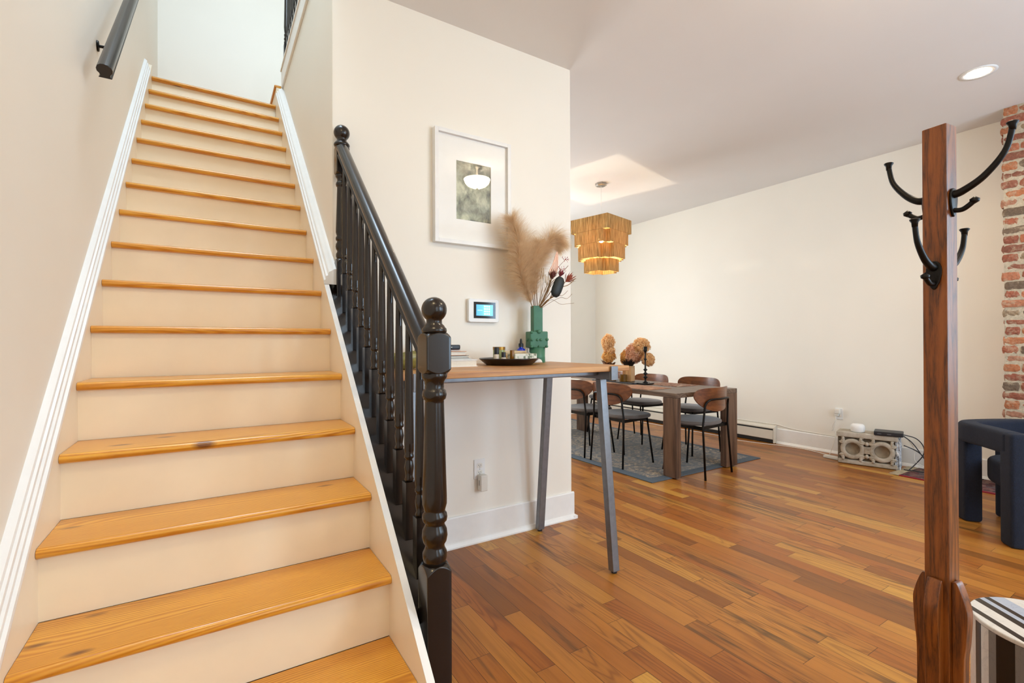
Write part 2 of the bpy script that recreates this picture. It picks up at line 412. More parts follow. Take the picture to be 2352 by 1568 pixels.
# baseboards
def base_profile(): return [(0, 0), (-.03, 0), (-.03, .008), (-.02, .026), (-.014, .03), (-.014, .165), (-.01, .172), (0, .172)]
bm = new_bm()
pr = base_profile()
prism(bm, [(YP+a, b) for a, b in pr], 'X', 0.805, XC+.014)
box(bm, XC, XC+.014, YP, 4.6, 0, .165); box(bm, XC, XC+.03, YP-.0295, 4.6, 0, .02)
struct(link('baseboard_partition', bm, M['trim']))
bm = new_bm(); prism(bm, [(XW+a, b) for a, b in pr], 'Y', -.26, 1.615); struct(link('baseboard_right', bm, M['trim']))
bm = new_bm(); prism(bm, [(YFAR+a, b) for a, b in pr], 'X', XC+.03, XW); struct(link('baseboard_back', bm, M['trim']))
struct(boxo('trim_4', (5.02, XW, YFAR-.05, YFAR, 0, ZC), M['wall']))

# brick chimney breast
def brick_wall():
    bm = new_bm(); cl = bm.loops.layers.float_color.new('Col')
    rnd = random.Random(3)
    X0, Y0, Y1 = 5.40, -.285, -2.1
    f = box(bm, X0+.006, XW, Y1, Y0-.008, 0, ZC)
    for q in f:
        for l in q.loops: l[cl] = rgb(196, 182, 158)
    nrow = 42; ch = ZC/nrow
    pal = [rgb(176, 106, 76), rgb(166, 96, 70), rgb(186, 120, 88), rgb(158, 92, 70), rgb(146, 92, 72), rgb(182, 114, 76), rgb(118, 98, 80), rgb(176, 124, 98), rgb(160, 136, 108), rgb(170, 100, 72), rgb(150, 88, 66)]
    for r in range(nrow):
        y = Y0 + (0.0 if r % 2 else 0.0)
        first = .10 if r % 2 else .205
        k = 0
        while y > Y1:
            L = first if k == 0 else .205
            L *= rnd.uniform(.93, 1.05)
            z0 = r*ch+rnd.uniform(.002, .009); z1 = (r+1)*ch-rnd.uniform(.003, .008)
            xx = X0-rnd.uniform(-.003, .004); c = rnd.choice(pal); g = rnd.uniform(.85, 1.12)
            c = (c[0]*g, c[1]*g, c[2]*g, 1)
            y0 = y-L+.010+rnd.uniform(-.002, .003); y1 = y + (rnd.uniform(-.012, .012) if k == 0 else rnd.uniform(-.002, .002))
            # rough brick: front face subdivided and jittered
            n, m = 7, 3
            gv = {}
            for i in range(n+1):
                for j in range(m+1):
                    edge = i in (0, n) or j in (0, m)
                    yy = y0+(y1-y0)*i/n; zz = z0+(z1-z0)*j/m
                    dx = rnd.uniform(0, .004)+(.004 if edge else 0)
                    if edge: yy += rnd.uniform(-.003, .003); zz += rnd.uniform(-.003, .003)
                    if (i in (0, n)) and (j in (0, m)): dx += .003; yy += (.005 if i == 0 else -.005)
                    gv[i, j] = bm.verts.new((xx+dx, yy, zz))
            fs = [bm.faces.new((gv[i, j], gv[i+1, j], gv[i+1, j+1], gv[i, j+1])) for i in range(n) for j in range(m)]
            per = [gv[i, 0] for i in range(n+1)]+[gv[n, j] for j in range(1, m+1)]+[gv[i, m] for i in range(n-1, -1, -1)]+[gv[0, j] for j in range(m-1, 0, -1)]
            back = [bm.verts.new((XW if (v.co.y > Y0-.03) else X0+.02, v.co.y, v.co.z)) for v in per]
            for a in range(len(per)):
                b = (a+1) % len(per); fs.append(bm.faces.new((per[a], per[b], back[b], back[a])))
            for q in fs:
                for l in q.loops: l[cl] = c
            y -= L; k += 1
    o = link('wall_brick', bm, attr_mat('old_red_brick', scale=55, mixn=0.35, bump=0.7))
    return struct(o)
brick_wall()

# windows and entry door behind the camera
for i, a in enumerate((2.575, 4.075)):
    bm = new_bm()
    for d in ((a, a+.05, .8, 2.5), (a+.9, a+.95, .8, 2.5), (a+.05, a+.9, .8, .86), (a+.05, a+.9, 2.44, 2.5), (a+.05, a+.9, 1.62, 1.67)): box(bm, d[0], d[1], YB-.08, YB-.03, d[2], d[3])
    struct(link('window_%d' % (i+1), bm, M['trim'], bev=.004))
bm = new_bm(); box(bm, .5, .58, YB-.08, YB-.03, 0, 2.45); box(bm, 1.22, 1.3, YB-.08, YB-.03, 0, 2.45); box(bm, .58, 1.22, YB-.08, YB-.03, 0, .35); box(bm, .58, 1.22, YB-.08, YB-.03, 2.38, 2.45)
struct(link('door_1', bm, M['trim'], bev=.004))

# ------------------------------------------------------------------ staircase
H, RUN, XA, XB, NO = 0.19, 0.2118, -0.1367, 0.684, 0.0287
def zt(k): return 0.4545+(k-1)*H
def nz(y): return 0.4545+y/RUN*H
stair = thing('staircase', 'straight white painted staircase with varnished pine treads rising beside the left wall', 'staircase', (.27, -.4, 0))
def sp(name, bm, mat, **kw):
    o = link(name, bm, mat, **kw); o.parent = stair; o.matrix_parent_inverse = Matrix.Translation((-.27, .4, 0)); return o
def bullnose(y0, y1, z0, z1):
    r = (z1-z0)/2; pts = [(y1, z0), (y1, z1)]
    for k in range(9):
        a = PI/2+PI*k/8; pts.append((y0+r+r*math.cos(a), z0+r+r*math.sin(a)))
    return pts
for k in range(-1, 16):
    y0 = (k-1)*RUN; z1 = zt(k) if k >= 0 else .132
    bm = new_bm()
    prism(bm, bullnose(y0, y0+RUN+NO-.0022 if k < 15 else y0+.075, z1-.027, z1), 'X', XA+.0005, XB-.0005)
    sp('tread', bm, M['tread'], bev=.0012, seg=1)
    zb = (zt(k-1) if k > 0 else (.132 if k == 0 else 0))
    bm = new_bm(); box(bm, XA, XB, y0+NO, y0+NO+.015, zb, z1-.027); sp('riser', bm, M['riser'])
def slope_band(bm, y0, y1, a0, a1, x0, x1, flo=None):
    prism(bm, [(y0, nz(y0)+a0), (y1, nz(y1)+a0), (y1, nz(y1)+a1), (y0, nz(y0)+a1)], 'X', x0, x1)
def slope_profile(bm, y0, y1, prof):
    A = [bm.verts.new((x, y0, nz(y0)+a)) for x, a in prof]; B = [bm.verts.new((x, y1, nz(y1)+a)) for x, a in prof]; n = len(prof)
    bm.faces.new(A); bm.faces.new(B[::-1])
    for i in range(n): bm.faces.new((A[i], B[i], B[(i+1) % n], A[(i+1) % n]))
# left skirt board and its stepped moulding
bm = new_bm(); y0, y1 = -.49, 3.0
prism(bm, [(y0, 0), (y1, 0), (y1, nz(y1)+.06), (y0, nz(y0)+.06)], 'X', XL, XA); sp('skirt_board', bm, M['skirt'])
bm = new_bm()
slope_profile(bm, y0, y1-.14, [(XL, .0605), (XA+.004, .0605), (XA+.005, .068), (XA+.004, .082), (XA-.003, .086), (XA-.002, .094), (XA-.003, .104), (XA-.009, .108), (XA-.008, .116), (XA-.009, .126), (XA-.015, .129), (XA-.014, .136), (XA-.016, .144), (XA-.024, .150), (XL, .155)])
sp('skirt_moulding', bm, M['trim'])
# right skirt: open lower run, then against the partition
bm = new_bm(); ya, yb = -.272, 1.0642
prism(bm, [(ya, 0), (yb, 0), (yb, nz(yb)+.085), (ya, nz(ya)+.085)], 'X', XB, XB+.018); sp('skirt_board', bm, M['skirt'])
bm = new_bm(); slope_band(bm, ya-.003, 1.0, .0851, .0885, XB-.001, XB+.0195); sp('skirt_cap', bm, M['trim'])
bm = new_bm(); prism(bm, [(yb, .5), (2.97, .5), (2.97, nz(2.97)+.09), (yb, nz(yb)+.09)], 'X', XB, XS); sp('skirt_board', bm, M['skirt'])
bm = new_bm()
slope_profile(bm, .985, 2.93, [(XS, .0905), (XB-.003, .0905), (XB-.004, .098), (XB-.003, .108), (XB+.005, .113), (XB+.004, .121), (XB+.006, .129), (XB+.015, .133), (XB+.015, .141), (XB+.020, .149), (XB+.032, .156), (XB+.042, .163), (XS, .166)])
sp('skirt_moulding', bm, M['trim'])

# stair string under the balustrade (room side)
rail = thing('stair_railing', 'black painted turned balustrade with ball-topped newel posts along the lower stairs', 'railing', (.757, -.149, 0))
def rp(name, bm, mat=None, parent=None, **kw):
    o = link(name, bm, mat or M['black'], **kw)
    if parent is None: o.parent = rail; o.matrix_parent_inverse = Matrix.Translation((-.757, .149, 0))
    else: o.parent = parent
    return o
bm = new_bm(); prism(bm, [(-.11, 0), (1.0642, 0), (1.0642, nz(1.0642)+.0), (-.11, nz(-.11)+.0)], 'X', XB+.0185, .79); sp('outer_string', bm, M['trim'])
bm = new_bm(); slope_band(bm, -.113, 1.06, 0.0, .045, XB+.0195, .80); rp('base_rail', bm, bev=.004)
RS = [(-.029, -.004), (-.021, -.012), (-.018, -.021), (-.026, -.031), (.026, -.031), (.018, -.021), (.021, -.012), (.029, -.004), (.031, .008), (.026, .022), (.014, .031), (0, .034), (-.014, .031), (-.026, .022), (-.031, .008)]
def zr(y): return 1.203+.897*y
bm = new_bm(); tube(bm, [(.759, -.118, zr(-.118)+.006), (.759, .96, zr(.96)+.006)], .86, section=RS); rp('handrail', bm, bev=.002)
def shoulder(h, z0, z1, d=.018, top=True, bot=True, loc=(0, 0)):
    """square block whose ends are cut by arched shoulders"""
    bm = new_bm(); N = 8
    def grid(ze, sg, arch):
        g = {}
        for i in range(N+1):
            for j in range(N+1):
                a = math.sin(PI*i/N); b = math.sin(PI*j/N); edge = i in (0, N) or j in (0, N)
                z = ze-sg*d*(1-max(a, b)) if (edge and arch) else ze
                g[i, j] = bm.verts.new((-h+2*h*i/N, -h+2*h*j/N, z))
        for i in range(N):
            for j in range(N): bm.faces.new((g[i, j], g[i+1, j], g[i+1, j+1], g[i, j+1]))
        return g
    gt = grid(z1, 1, top); gb = grid(z0, -1, bot)
    ring = [(i, 0) for i in range(N)]+[(N, j) for j in range(N)]+[(i, N) for i in range(N, 0, -1)]+[(0, j) for j in range(N, 0, -1)]
    for a, b in zip(ring, ring[1:]+ring[:1]): bm.faces.new((gb[a], gb[b], gt[b], gt[a]))
    return bm
def newel(loc, h, zb, z1, z2, z3, ballr, rscale=1.0):
    """zb floor, z1 top of lower block, z2..z3 upper block"""
    e = bpy.data.objects.new('newel_post', None); COL.objects.link(e); e.parent = rail
    e.matrix_parent_inverse = Matrix.Translation((-.757, .149, 0)); e.location = loc
    link('lower_block', shoulder(h, zb, z1, .02, True, False), M['black'], e, bev=.003)
    link('upper_block', shoulder(h, z2, z3, .013, True, True), M['black'], e, bev=.003)
    bm = new_bm(); L = z2-z1
    pf = [(.30, -.03), (.30, .0), (.026, .004)]
    P = [(.024, -.005), (.030, .005), (.034, .018), (.034, .034), (.028, .046), (.027, .054), (.033, .064), (.036, .080), (.034, .098), (.028, .110), (.028, .116), (.034, .122), (.0355, .132), (.034, .142), (.029, .148), (.0305, .155), (.0345, .17), (.0345, .19),
         (.0325, .25), (.027, .455), (.027, .462), (.032, .466), (.0345, .478), (.032, .49), (.027, .494), (.027, .500), (.0265, .505), (.028, .515), (.032, .521), (.0355, .527), (.036, .536), (.032, .545), (.024, .55)]
    bm2 = new_bm(); lathe(bm2, [(r*rscale, z1+t/.535*L-.002) for r, t in P], 28); link('turned_shaft', bm2, M['black'], e, smooth=True)
    bm2 = new_bm(); B = ballr; zc = z3+ .012+.018+B*.98
    pr2 = [(.5*B, z3-.005), (.95*B, z3), (1.0*B, z3+.006), (.97*B, z3+.012), (.85*B, z3+.016), (.8*B, z3+.02), (.62*B, z3+.026)]
    a0 = -math.radians(52)
    for k in range(13):
        a = a0+(PI/2-a0)*k/12; pr2.append((B*math.cos(a) if k < 12 else 0, zc+B*math.sin(a)))
    lathe(bm2, pr2, 32); link('ball_finial', bm2, M['black'], e, smooth=True)
    return e
newel((.757, -.149, 0), .036, 0, .535, 1.062, 1.176, .0355)
newel((.766, 1.0, 0), .030, 1.33, 1.555, 1.96, 2.10, .037, .82).location.z = 0
def baluster(y):
    zb = nz(y)+.045; ztop = zr(y)-.03
    bm = new_bm(); h = .0165
    box(bm, -h, h, -h, h, zb-.02*0-.012, zb+.165)
    for v in bm.verts[:]: pass
    L = ztop-zb
    pf = [(.010, .163), (.0155, .172), (.0115, .182), (.0135, .195), (.0155, .21), (.0125, .228), (.010, .235), (.0155, .24), (.0155, .247), (.0135, .251), (.0155, .262), (.0155, .285), (.0115, L-.1), (.010, L+.02)]
    lathe(bm, [(r, zb+t) for r, t in pf], 14)
    # arched taper between block and turning
    o = link('baluster', bm, M['black'], bev=0)
    for p in o.data.polygons: p.use_smooth = len(p.vertices) == 4 and abs(p.normal.z) < .999 and p.area < .0012
    o.parent = rail; o.matrix_parent_inverse = Matrix.Translation((-.757, .149, 0)); o.location = (.757, y, 0)
for y in (.895, .80, .705, .612, .52, .427, .333, .24, .147, .054, -.038): baluster(y)

# upper hall balustrade on the white curb
ur = thing('upper_railing', 'black turned balustrade on the upper floor seen at the top of the stairwell', 'railing', (.762, 2.9, 3.405))
for i in range(22):
    y = 2.9-.095*i
    bm = new_bm()
    if i == 0:
        box(bm, -.026, .026, -.026, .026, 0, .19)
        lathe(bm, [(.018, .19), (.024, .195), (.025, .21), (.02, .22), (.025, .23), (.025, .24), (.02, .25), (.024, .262), (.024, .27), (.02, .28), (.023, .3), (.025, .33), (.02, .6), (.02, .7)], 16); box(bm, -.026, .026, -.026, .026, .7, .95)
        o = link('newel_post', bm, M['black'], ur)
    else:
        box(bm, -.016, .016, -.016, .016, 0, .2); lathe(bm, [(.01, .2), (.015, .21), (.011, .23), (.015, .25), (.015, .3), (.011, .86)], 10)
        o = link('baluster', bm, M['black'], ur)
    o.location = (0, y-2.9, 0)
bm = new_bm(); tube(bm, [(0, 0, .88), (0, -2.1, .88)], 1.0, section=RS); link('handrail', bm, M['black'], ur)

# wall handrail
wr = thing('wall_handrail', 'black moulded handrail fixed to the left wall above the stairs', 'handrail', (-.168, .868, 2.142))
bm = new_bm(); tube(bm, [(.068, 0, 0), (.068, 2.1, 2.1*.984)], .78, section=RS); link('rail', bm, M['black'], wr, bev=.002)
for t in (.31, 1.5):
    bm = new_bm(); zz = t*.984
    tube(bm, smooth_path([(0.0, t, zz-.07), (.035, t, zz-.066), (.06, t, zz-.052), (.067, t, zz-.02)], 4), .006)
    lathe(bm, [(.0, 0), (.022, 0), (.02, .006), (0, .008)], 14, (0.0, t, zz-.07), Matrix.Rotation(PI/2, 4, 'Y'))
    link('bracket', bm, M['blackmetal'], wr, smooth=True)

# ------------------------------------------------------------------ picture on the partition
def picture():
    x0, x1, z0, z1 = 1.262, 1.750, 1.704, 2.334
    pf = thing('picture_frame', 'white framed small grey green photograph in a wide white mat', 'picture', (1.506, YP, 1.704))
    ox, oz = 1.506, 1.704
    a, b, h = x0-ox, x1-ox, z1-oz; d = .038; fw = .022
    bm = new_bm()
    box(bm, a, a+fw, -d, 0, 0, h); box(bm, b-fw, b, -d, 0, 0, h); box(bm, a+fw, b-fw, -d, 0, 0, fw); box(bm, a+fw, b-fw, -d, 0, h-fw, h)
    link('frame', bm, M['trim'], pf, bev=.0015)
    px0, px1, pz0, pz1 = Q = (-.107, .117, .144, .475)
    bm = new_bm(); y = -.018
    box(bm, a+fw, px0, y, 0, fw, h-fw); box(bm, px1, b-fw, y, 0, fw, h-fw); box(bm, px0, px1, y, 0, fw, pz0); box(bm, px0, px1, y, 0, pz1, h-fw)
    link('mat', bm, plain('mat_board', rgb(250, 247, 240), .8, var=.01), pf)
    t = NT('faded_landscape_print'); p = t.pos(obj=True)
    sep = t.n('ShaderNodeSeparateXYZ'); t.l(p, sep.inputs[0]); z = sep.outputs[2]
    n = t.noise(t.pos((5, 5, 3.2), obj=True), 3.2, 4, .6, .4)
    c = t.ramp(n, [(.32, rgb(92, 92, 84)), (.48, rgb(158, 158, 132)), (.62, rgb(206, 206, 176)), (.75, rgb(226, 226, 210))])
    top = t.ramp(t.math('ADD', z, t.math('MULTIPLY', n, .08)), [(.40, (1, 1, 1)), (.47, (.5, .5, .5)), (.5, (.62, .62, .62))])
    low = t.ramp(t.math('ADD', z, t.math('MULTIPLY', n, .03)), [(.158, (.3, .3, .3)), (.168, (1, 1, .95)), (.19, (.95, .95, .9)), (.21, (.6, .6, .6)), (.24, (.72, .72, .72)), (.29, (1, 1, 1))])
    c = t.mix(1, t.mix(1, c, low, 'MULTIPLY'), top, 'MULTIPLY')
    t.l(c, t.b.inputs['Base Color']); t.set(rough=.6)
    bm = new_bm(); box(bm, px0, px1, -.010, 0, pz0, pz1); link('print', bm, t.m, pf)
    g = NT('picture_glass'); g.t.nodes.remove(g.b)
    tr = g.n('ShaderNodeBsdfTransparent'); gl = g.n('ShaderNodeBsdfGlossy'); gl.inputs['Roughness'].default_value = .02
    fr = g.n('ShaderNodeFresnel'); fr.inputs[0].default_value = 1.5; mx = g.n('ShaderNodeMixShader')
    g.l(fr.outputs[0], mx.inputs[0]); g.l(tr.outputs[0], mx.inputs[1]); g.l(gl.outputs[0], mx.inputs[2]); g.l(mx.outputs[0], g.out.inputs[0])
    bm = new_bm(); vs = [bm.verts.new(v) for v in ((a+fw, -.0222, fw), (b-fw, -.0222, fw), (b-fw, -.0222, h-fw), (a+fw, -.0222, h-fw))]; bm.faces.new(vs); link('glass_pane', bm, g.m, pf)
picture()

# alarm keypad
def keypad():
    kp = thing('alarm_keypad', 'white wall keypad with lit blue touch screen beside the picture', 'keypad', (1.5705, YP, 1.336))
    bm = new_bm(); slab(bm, roundrect(.101, .068, .014), 0, .026, .005, Matrix.Rotation(PI/2, 4, 'X')); link('housing', bm, M['whitepl'], kp, smooth=False, bev=.001)
    y = -.0262
    boxo('bezel', (-.068, .076, y-.001, y+.004, -.045, .049), plain('glossy_black_glass', rgb(8, 10, 14), .08), kp)
    t = NT('blue_touch_screen'); sp_ = t.n('ShaderNodeSeparateXYZ'); t.l(t.pos(obj=True), sp_.inputs[0])
    c = t.ramp(t.math('ADD', t.math('MULTIPLY', sp_.outputs[0], 6), .5), [(0, rgb(60, 150, 225)), (.45, rgb(95, 180, 240)), (.5, rgb(120, 205, 245)), (1, rgb(90, 190, 235))])
    t.l(c, t.b.inputs['Emission Color']); t.b.inputs['Emission Strength'].default_value = .75; t.l(c, t.b.inputs['Base Color']); t.set(rough=.15)
    bm = new_bm(); box(bm, -.052, .058, y-.0018, y-.001, -.030, .034); link('screen', bm, t.m, kp)
    km = emit('keypad_digits', rgb(235, 245, 250), .9)
    for r in range(4):
        for c_ in range(3):
            bm = new_bm(); lathe(bm, [(.0048, 0), (.0048, .0006)], 12, (.004+c_*.014, y-.0018, .024-r*.0145), Matrix.Rotation(PI/2, 4, 'X')); link('key', bm, km, kp)
    bm = new_bm(); box(bm, -.044, -.012, y-.0024, y-.0018, .0, .002); link('clock_line', bm, km, kp)
keypad()

# outlets
def outlet(loc, rz, label):
    o = thing('wall_outlet', label, 'outlet', loc, rz, )
    bm = new_bm(); slab(bm, roundrect(.035, .057, .004), 0, .006, .002, Matrix.Rotation(PI/2, 4, 'X')); link('cover_plate', bm, M['whitepl'], o)
    for s in (-1, 1):
        bm = new_bm(); slab(bm, roundrect(.017, .014, .007), .006, .0075, 0, Matrix.Translation((0, 0, s*.02)) @ Matrix.Rotation(PI/2, 4, 'X')); f = link('socket', bm, M['offwhite'], o)
        bm = new_bm()
        for x, w_, h_ in ((-.006, .0012, .004), (.006, .0012, .0035)): box(bm, x-w_, x+w_, -.0082, -.0074, s*.02+.002-h_, s*.02+.002+h_)
        box(bm, -.002, .002, -.0082, -.0074, s*.02-.010, s*.02-.006); g = link('slot', bm, M['blackpl'], f)
    bm = new_bm(); lathe(bm, [(.003, .006), (.003, .0072), (0, .0076)], 8, (0, 0, 0), Matrix.Rotation(PI/2, 4, 'X')); link('screw', bm, M['nickel'], o)
    return o
outlet((1.549, YP, .418), 0, 'white outlet on the partition under the bar table')
pl = thing('plug_in_device', 'white box shaped plug-in adapter hanging from the outlet under the bar table', 'adapter', (1.556, YP-.008, .36))
boxo('housing', (-.023, .023, -.045, 0, -.062, .03), M['offwhite'], pl, bev=.006, seg=3)
boxo('side_label', (-.0236, -.0228, -.026, -.02, -.03, .0), plain('grey_print', rgb(120, 116, 110), .6), pl)
outlet((XW, .98, .415), -PI/2, 'white outlet on the right wall above the baseboard')
pg = thing('power_adapter', 'white two part power plug in the outlet on the right wall', 'adapter', (XW-.008, .987, .435), -PI/2)
boxo('plug_body', (-.02, .024, -.035, 0, -.018, .03), M['offwhite'], pg, bev=.005, seg=3)
boxo('plug_body', (-.022, .012, -.028, 0, -.042, -.02), M['offwhite'], pg, bev=.004, seg=3)
bm = new_bm(); tube(bm, smooth_path([(-.01, -.02, -.042), (-.012, -.03, -.10), (-.03, -.025, -.17), (-.05, -.02, -.20)], 6), .0035); link('cord', bm, M['offwhite'], pg, smooth=True)

# ------------------------------------------------------------------ bar table
def bar_table():
    ZT = 1.031
    bt = thing('bar_table', 'tall narrow bar table with oak top and splayed grey steel legs', 'table', (1.42, .69, 0))
    ox, oy = 1.42, .69
    def P(*a, **k):
        o = link(*a, **k); o.parent = bt; o.matrix_parent_inverse = Matrix.Translation((-ox, -oy, 0)); return o
    bm = new_bm(); box(bm, .802, 2.046, .362, 1.03, 1.004, ZT); P('tabletop', bm, M['bartop'], bev=.003)
    for xc in (1.932, .905):
        w = .0225
        bm = new_bm(); box(bm, xc-w, xc+w, .362, 1.02, .962, 1.0035); P('cross_beam', bm, M['steel'], bev=.003)
        bm = new_bm(); box(bm, xc-w, xc+w, .349, .3615, .960, 1.0305); P('end_plate', bm, M['steel'], bev=.002)
        for yt, yb_ in ((.45, .36), (.905, .997)):
            bm = new_bm(); d = .0185
            vs = []
            for (y, z) in ((yb_, .012), (yt, .962)):
                for sx, sy in ((-1, -1), (1, -1), (1, 1), (-1, 1)): vs.append(bm.verts.new((xc+sx*w*(.95), y+sy*d, z)))
            bm.faces.new(vs[:4][::-1]); bm.faces.new(vs[4:])
            for i in range(4): bm.faces.new((vs[i], vs[(i+1) % 4], vs[4+(i+1) % 4], vs[4+i]))
            lg = P('leg', bm, M['steel'], bev=.003)
            bm = new_bm(); lathe(bm, [(.012, 0), (.015, .003), (.015, .012)], 12, (xc, yb_, 0)); f = link('foot_pad', bm, M['blackpl'], lg); f.parent = lg
    for y in (.46, .93):
        bm = new_bm(); box(bm, .93, 1.905, y-.011, y+.011, .979, 1.001); P('stretcher', bm, M['steel'], bev=.004)
bar_table()

# ------------------------------------------------------------------ things on the bar table
ZB = 1.031
def book(x, y, z, lx, ly, t, rz, cover, label, page=rgb(232, 226, 212)):
    b = thing('book', label, 'book', (x, y, z), rz, 'books stacked on the bar table')
    cm = plain('cover_%s' % label[:24].replace(' ', '_'), cover, .4, var=.04)
    c = min(.003, t*.15)
    bm = new_bm(); box(bm, -lx/2, lx/2, -ly/2, ly/2, 0, c); box(bm, -lx/2, lx/2, -ly/2, ly/2, t-c, t); box(bm, -lx/2, -lx/2+c, -ly/2, ly/2, c, t-c)
    link('cover', bm, cm, b)
    bm = new_bm(); box(bm, -lx/2+c, lx/2-.004, -ly/2+.004, ly/2-.004, c, t-c); link('page_block', bm, plain('paper_pages', page, .8, var=.05, scale=200), b)
z = ZB
BK = [(1.23, .885, .27, .30, .034, 0, rgb(238, 236, 234), 'large white hardback at the bottom of the book stack'),
      (1.23, .89, .23, .26, .007, .03, rgb(190, 188, 184), 'thin grey paperback lying on the large white hardback'),
      (1.215, .88, .25, .20, .012, -.02, rgb(34, 32, 34), 'black and white paperback in the middle of the book stack'),
      (1.222, .885, .22, .18, .022, .04, rgb(206, 150, 104), 'cream orange paperback in the upper half of the stack'),
      (1.21, .88, .19, .15, .008, 0, rgb(110, 30, 24), 'dark red small book near the top of the stack')]
for b in BK:
    book(b[0], b[1], z, b[2], b[3], b[4], b[5], b[6], b[7]); z += b[4]+.0003
cs = thing('black_case', 'small black rounded case on top of the book stack', 'case', (1.21, .88, z))
bm = new_bm(); slab(bm, roundrect(.10, .07, .012), 0, .024, .006); link('body', bm, M['blackpl'], cs, bev=.002)
bm = new_bm(); box(bm, .03, .05, -.0705, -.0702, .010, .013); link('print', bm, M['offwhite'], cs)
for i, (dz, rz, lab) in enumerate(((0, .05, 'grey magazine at the bottom of the pile behind the newel post'), (.0065, -.04, 'glossy magazine in the middle of the pile behind the newel'), (.0135, .12, 'curled magazine on top of the pile behind the newel'))):
    bm = new_bm(); slab(bm, roundrect(.075, .105, .003), 0, .0062, 0)
    o = link('magazine', bm, plain('magazine_paper_%d' % i, (rgb(206, 202, 190), rgb(168, 172, 160), rgb(214, 214, 208))[i], .35, var=.2, scale=25)); o.location = (.985+.006*i, .93, ZB+dz); o.rotation_euler = (0, 0, rz); tag(o, lab, 'magazine', 'magazines on the bar table')
# leaf shaped green bowl
bm = new_bm(); N = 28; rings = []
for k, (s, zz) in enumerate(((.35, .0), (.6, .008), (.85, .035), (1.0, .07), (.97, .071), (.8, .04), (.5, .014), (.0, .011))):
    ring = []
    for i in range(N):
        a = 2*PI*i/N; rr = 1+.12*math.cos(a)+.05*math.cos(5*a)*(s > .8)
        ring.append(bm.verts.new((.105*s*rr*math.cos(a)+.0, .075*s*math.sin(a)*(1+.05*math.cos(5*a)), zz+(.012*math.cos(a)*s if s > .7 else 0)+(.005*math.cos(7*a) if s > .9 else 0))))
    rings.append(ring)
for a, b in zip(rings, rings[1:]):
    for i in range(N): bm.faces.new((a[i], a[(i+1) % N], b[(i+1) % N], b[i]))
bm.faces.new(rings[0][::-1])
bowl = link('leaf_bowl', bm, plain('mottled_green_glaze', rgb(128, 122, 62), .35, var=.35, scale=22), smooth=True); bowl.location = (.955, .66, ZB+.001); bowl.rotation_euler = (0, 0, .2)
tag(bowl, 'green leaf shaped bowl on the bar table behind the balusters', 'bowl')

# black serving tray and the things on it
TX, TY = 1.583, .785
bm = new_bm(); lathe(bm, [(.0, 0), (.120, 0), (.125, .003), (.157, .029), (.162, .033), (.160, .037), (.154, .035), (.122, .010), (0, .009)], 56)
tray = link('serving_tray', bm, plain('dark_brown_lacquer', rgb(34, 22, 20), .18, var=.4, scale=14), smooth=True); tray.location = (TX, TY, ZB); tag(tray, 'round dark lacquered tray on the bar table', 'tray')
ZT_ = ZB+.0102
def lobj(name, prof, loc, mat, seg=24, parent=None):
    bm = new_bm(); lathe(bm, prof, seg); o = link(name, bm, mat, parent, smooth=True)
    o.location = loc
    md = o.modifiers.new('es', 'EDGE_SPLIT'); md.split_angle = math.radians(35)
    return o
amber = plain('amber_glass', rgb(150, 96, 20), .1, var=.1, trans=.3)
def small_bottle(x, y, r, h, hc, label, glass=rgb(226, 214, 196)):
    t = thing('small_bottle', label, 'bottle', (x, y, ZT_), 0, 'small bottles on the tray')
    lobj('glass_body', [(r*.9, 0), (r, .003), (r, h*.85), (r*.8, h*.95), (r*.5, h), (0, h)], (0, 0, 0), plain('bottle_body_cream', glass, .3), parent=t)
    lobj('cap', [(r*.85, h-.001), (r*.85, h+hc*.95), (r*.78, h+hc), (0, h+hc)], (0, 0, 0), M['blackpl'], parent=t)
small_bottle(TX-.095, TY-.03, .015, .050, .034, 'cream bottle with black cap at the left of the tray')
small_bottle(TX-.072, TY-.062, .013, .034, .026, 'shorter cream bottle with black cap in front on the tray')
t = thing('candle_glass', 'pale green glass candle with gold rim on the tray', 'candle', (TX-.045, TY+.03, ZT_))
gg = plain('pale_green_glass', rgb(176, 186, 120), .12, var=.06, trans=.25)
lobj('glass_cup', [(.03, 0), (.0325, .003), (.0325, .078), (0, .0785)], (0, 0, 0), gg, parent=t)
lobj('gold_rim', [(.0335, .070), (.0335, .086), (.031, .086), (0, .0855)], (0, 0, 0), M['brass'], parent=t)
lobj('wax', [(.029, .0862), (0, .0866)], (0, 0, 0), plain('cream_wax', rgb(222, 214, 176), .5), parent=t)
t = thing('amber_jar', 'small amber glass jar beside the candle on the tray', 'jar', (TX-.022, TY-.065, ZT_))
lobj('glass_body', [(.0105, 0), (.0115, .002), (.0115, .066), (.0105, .069), (0, .069)], (0, 0, 0), amber, parent=t)
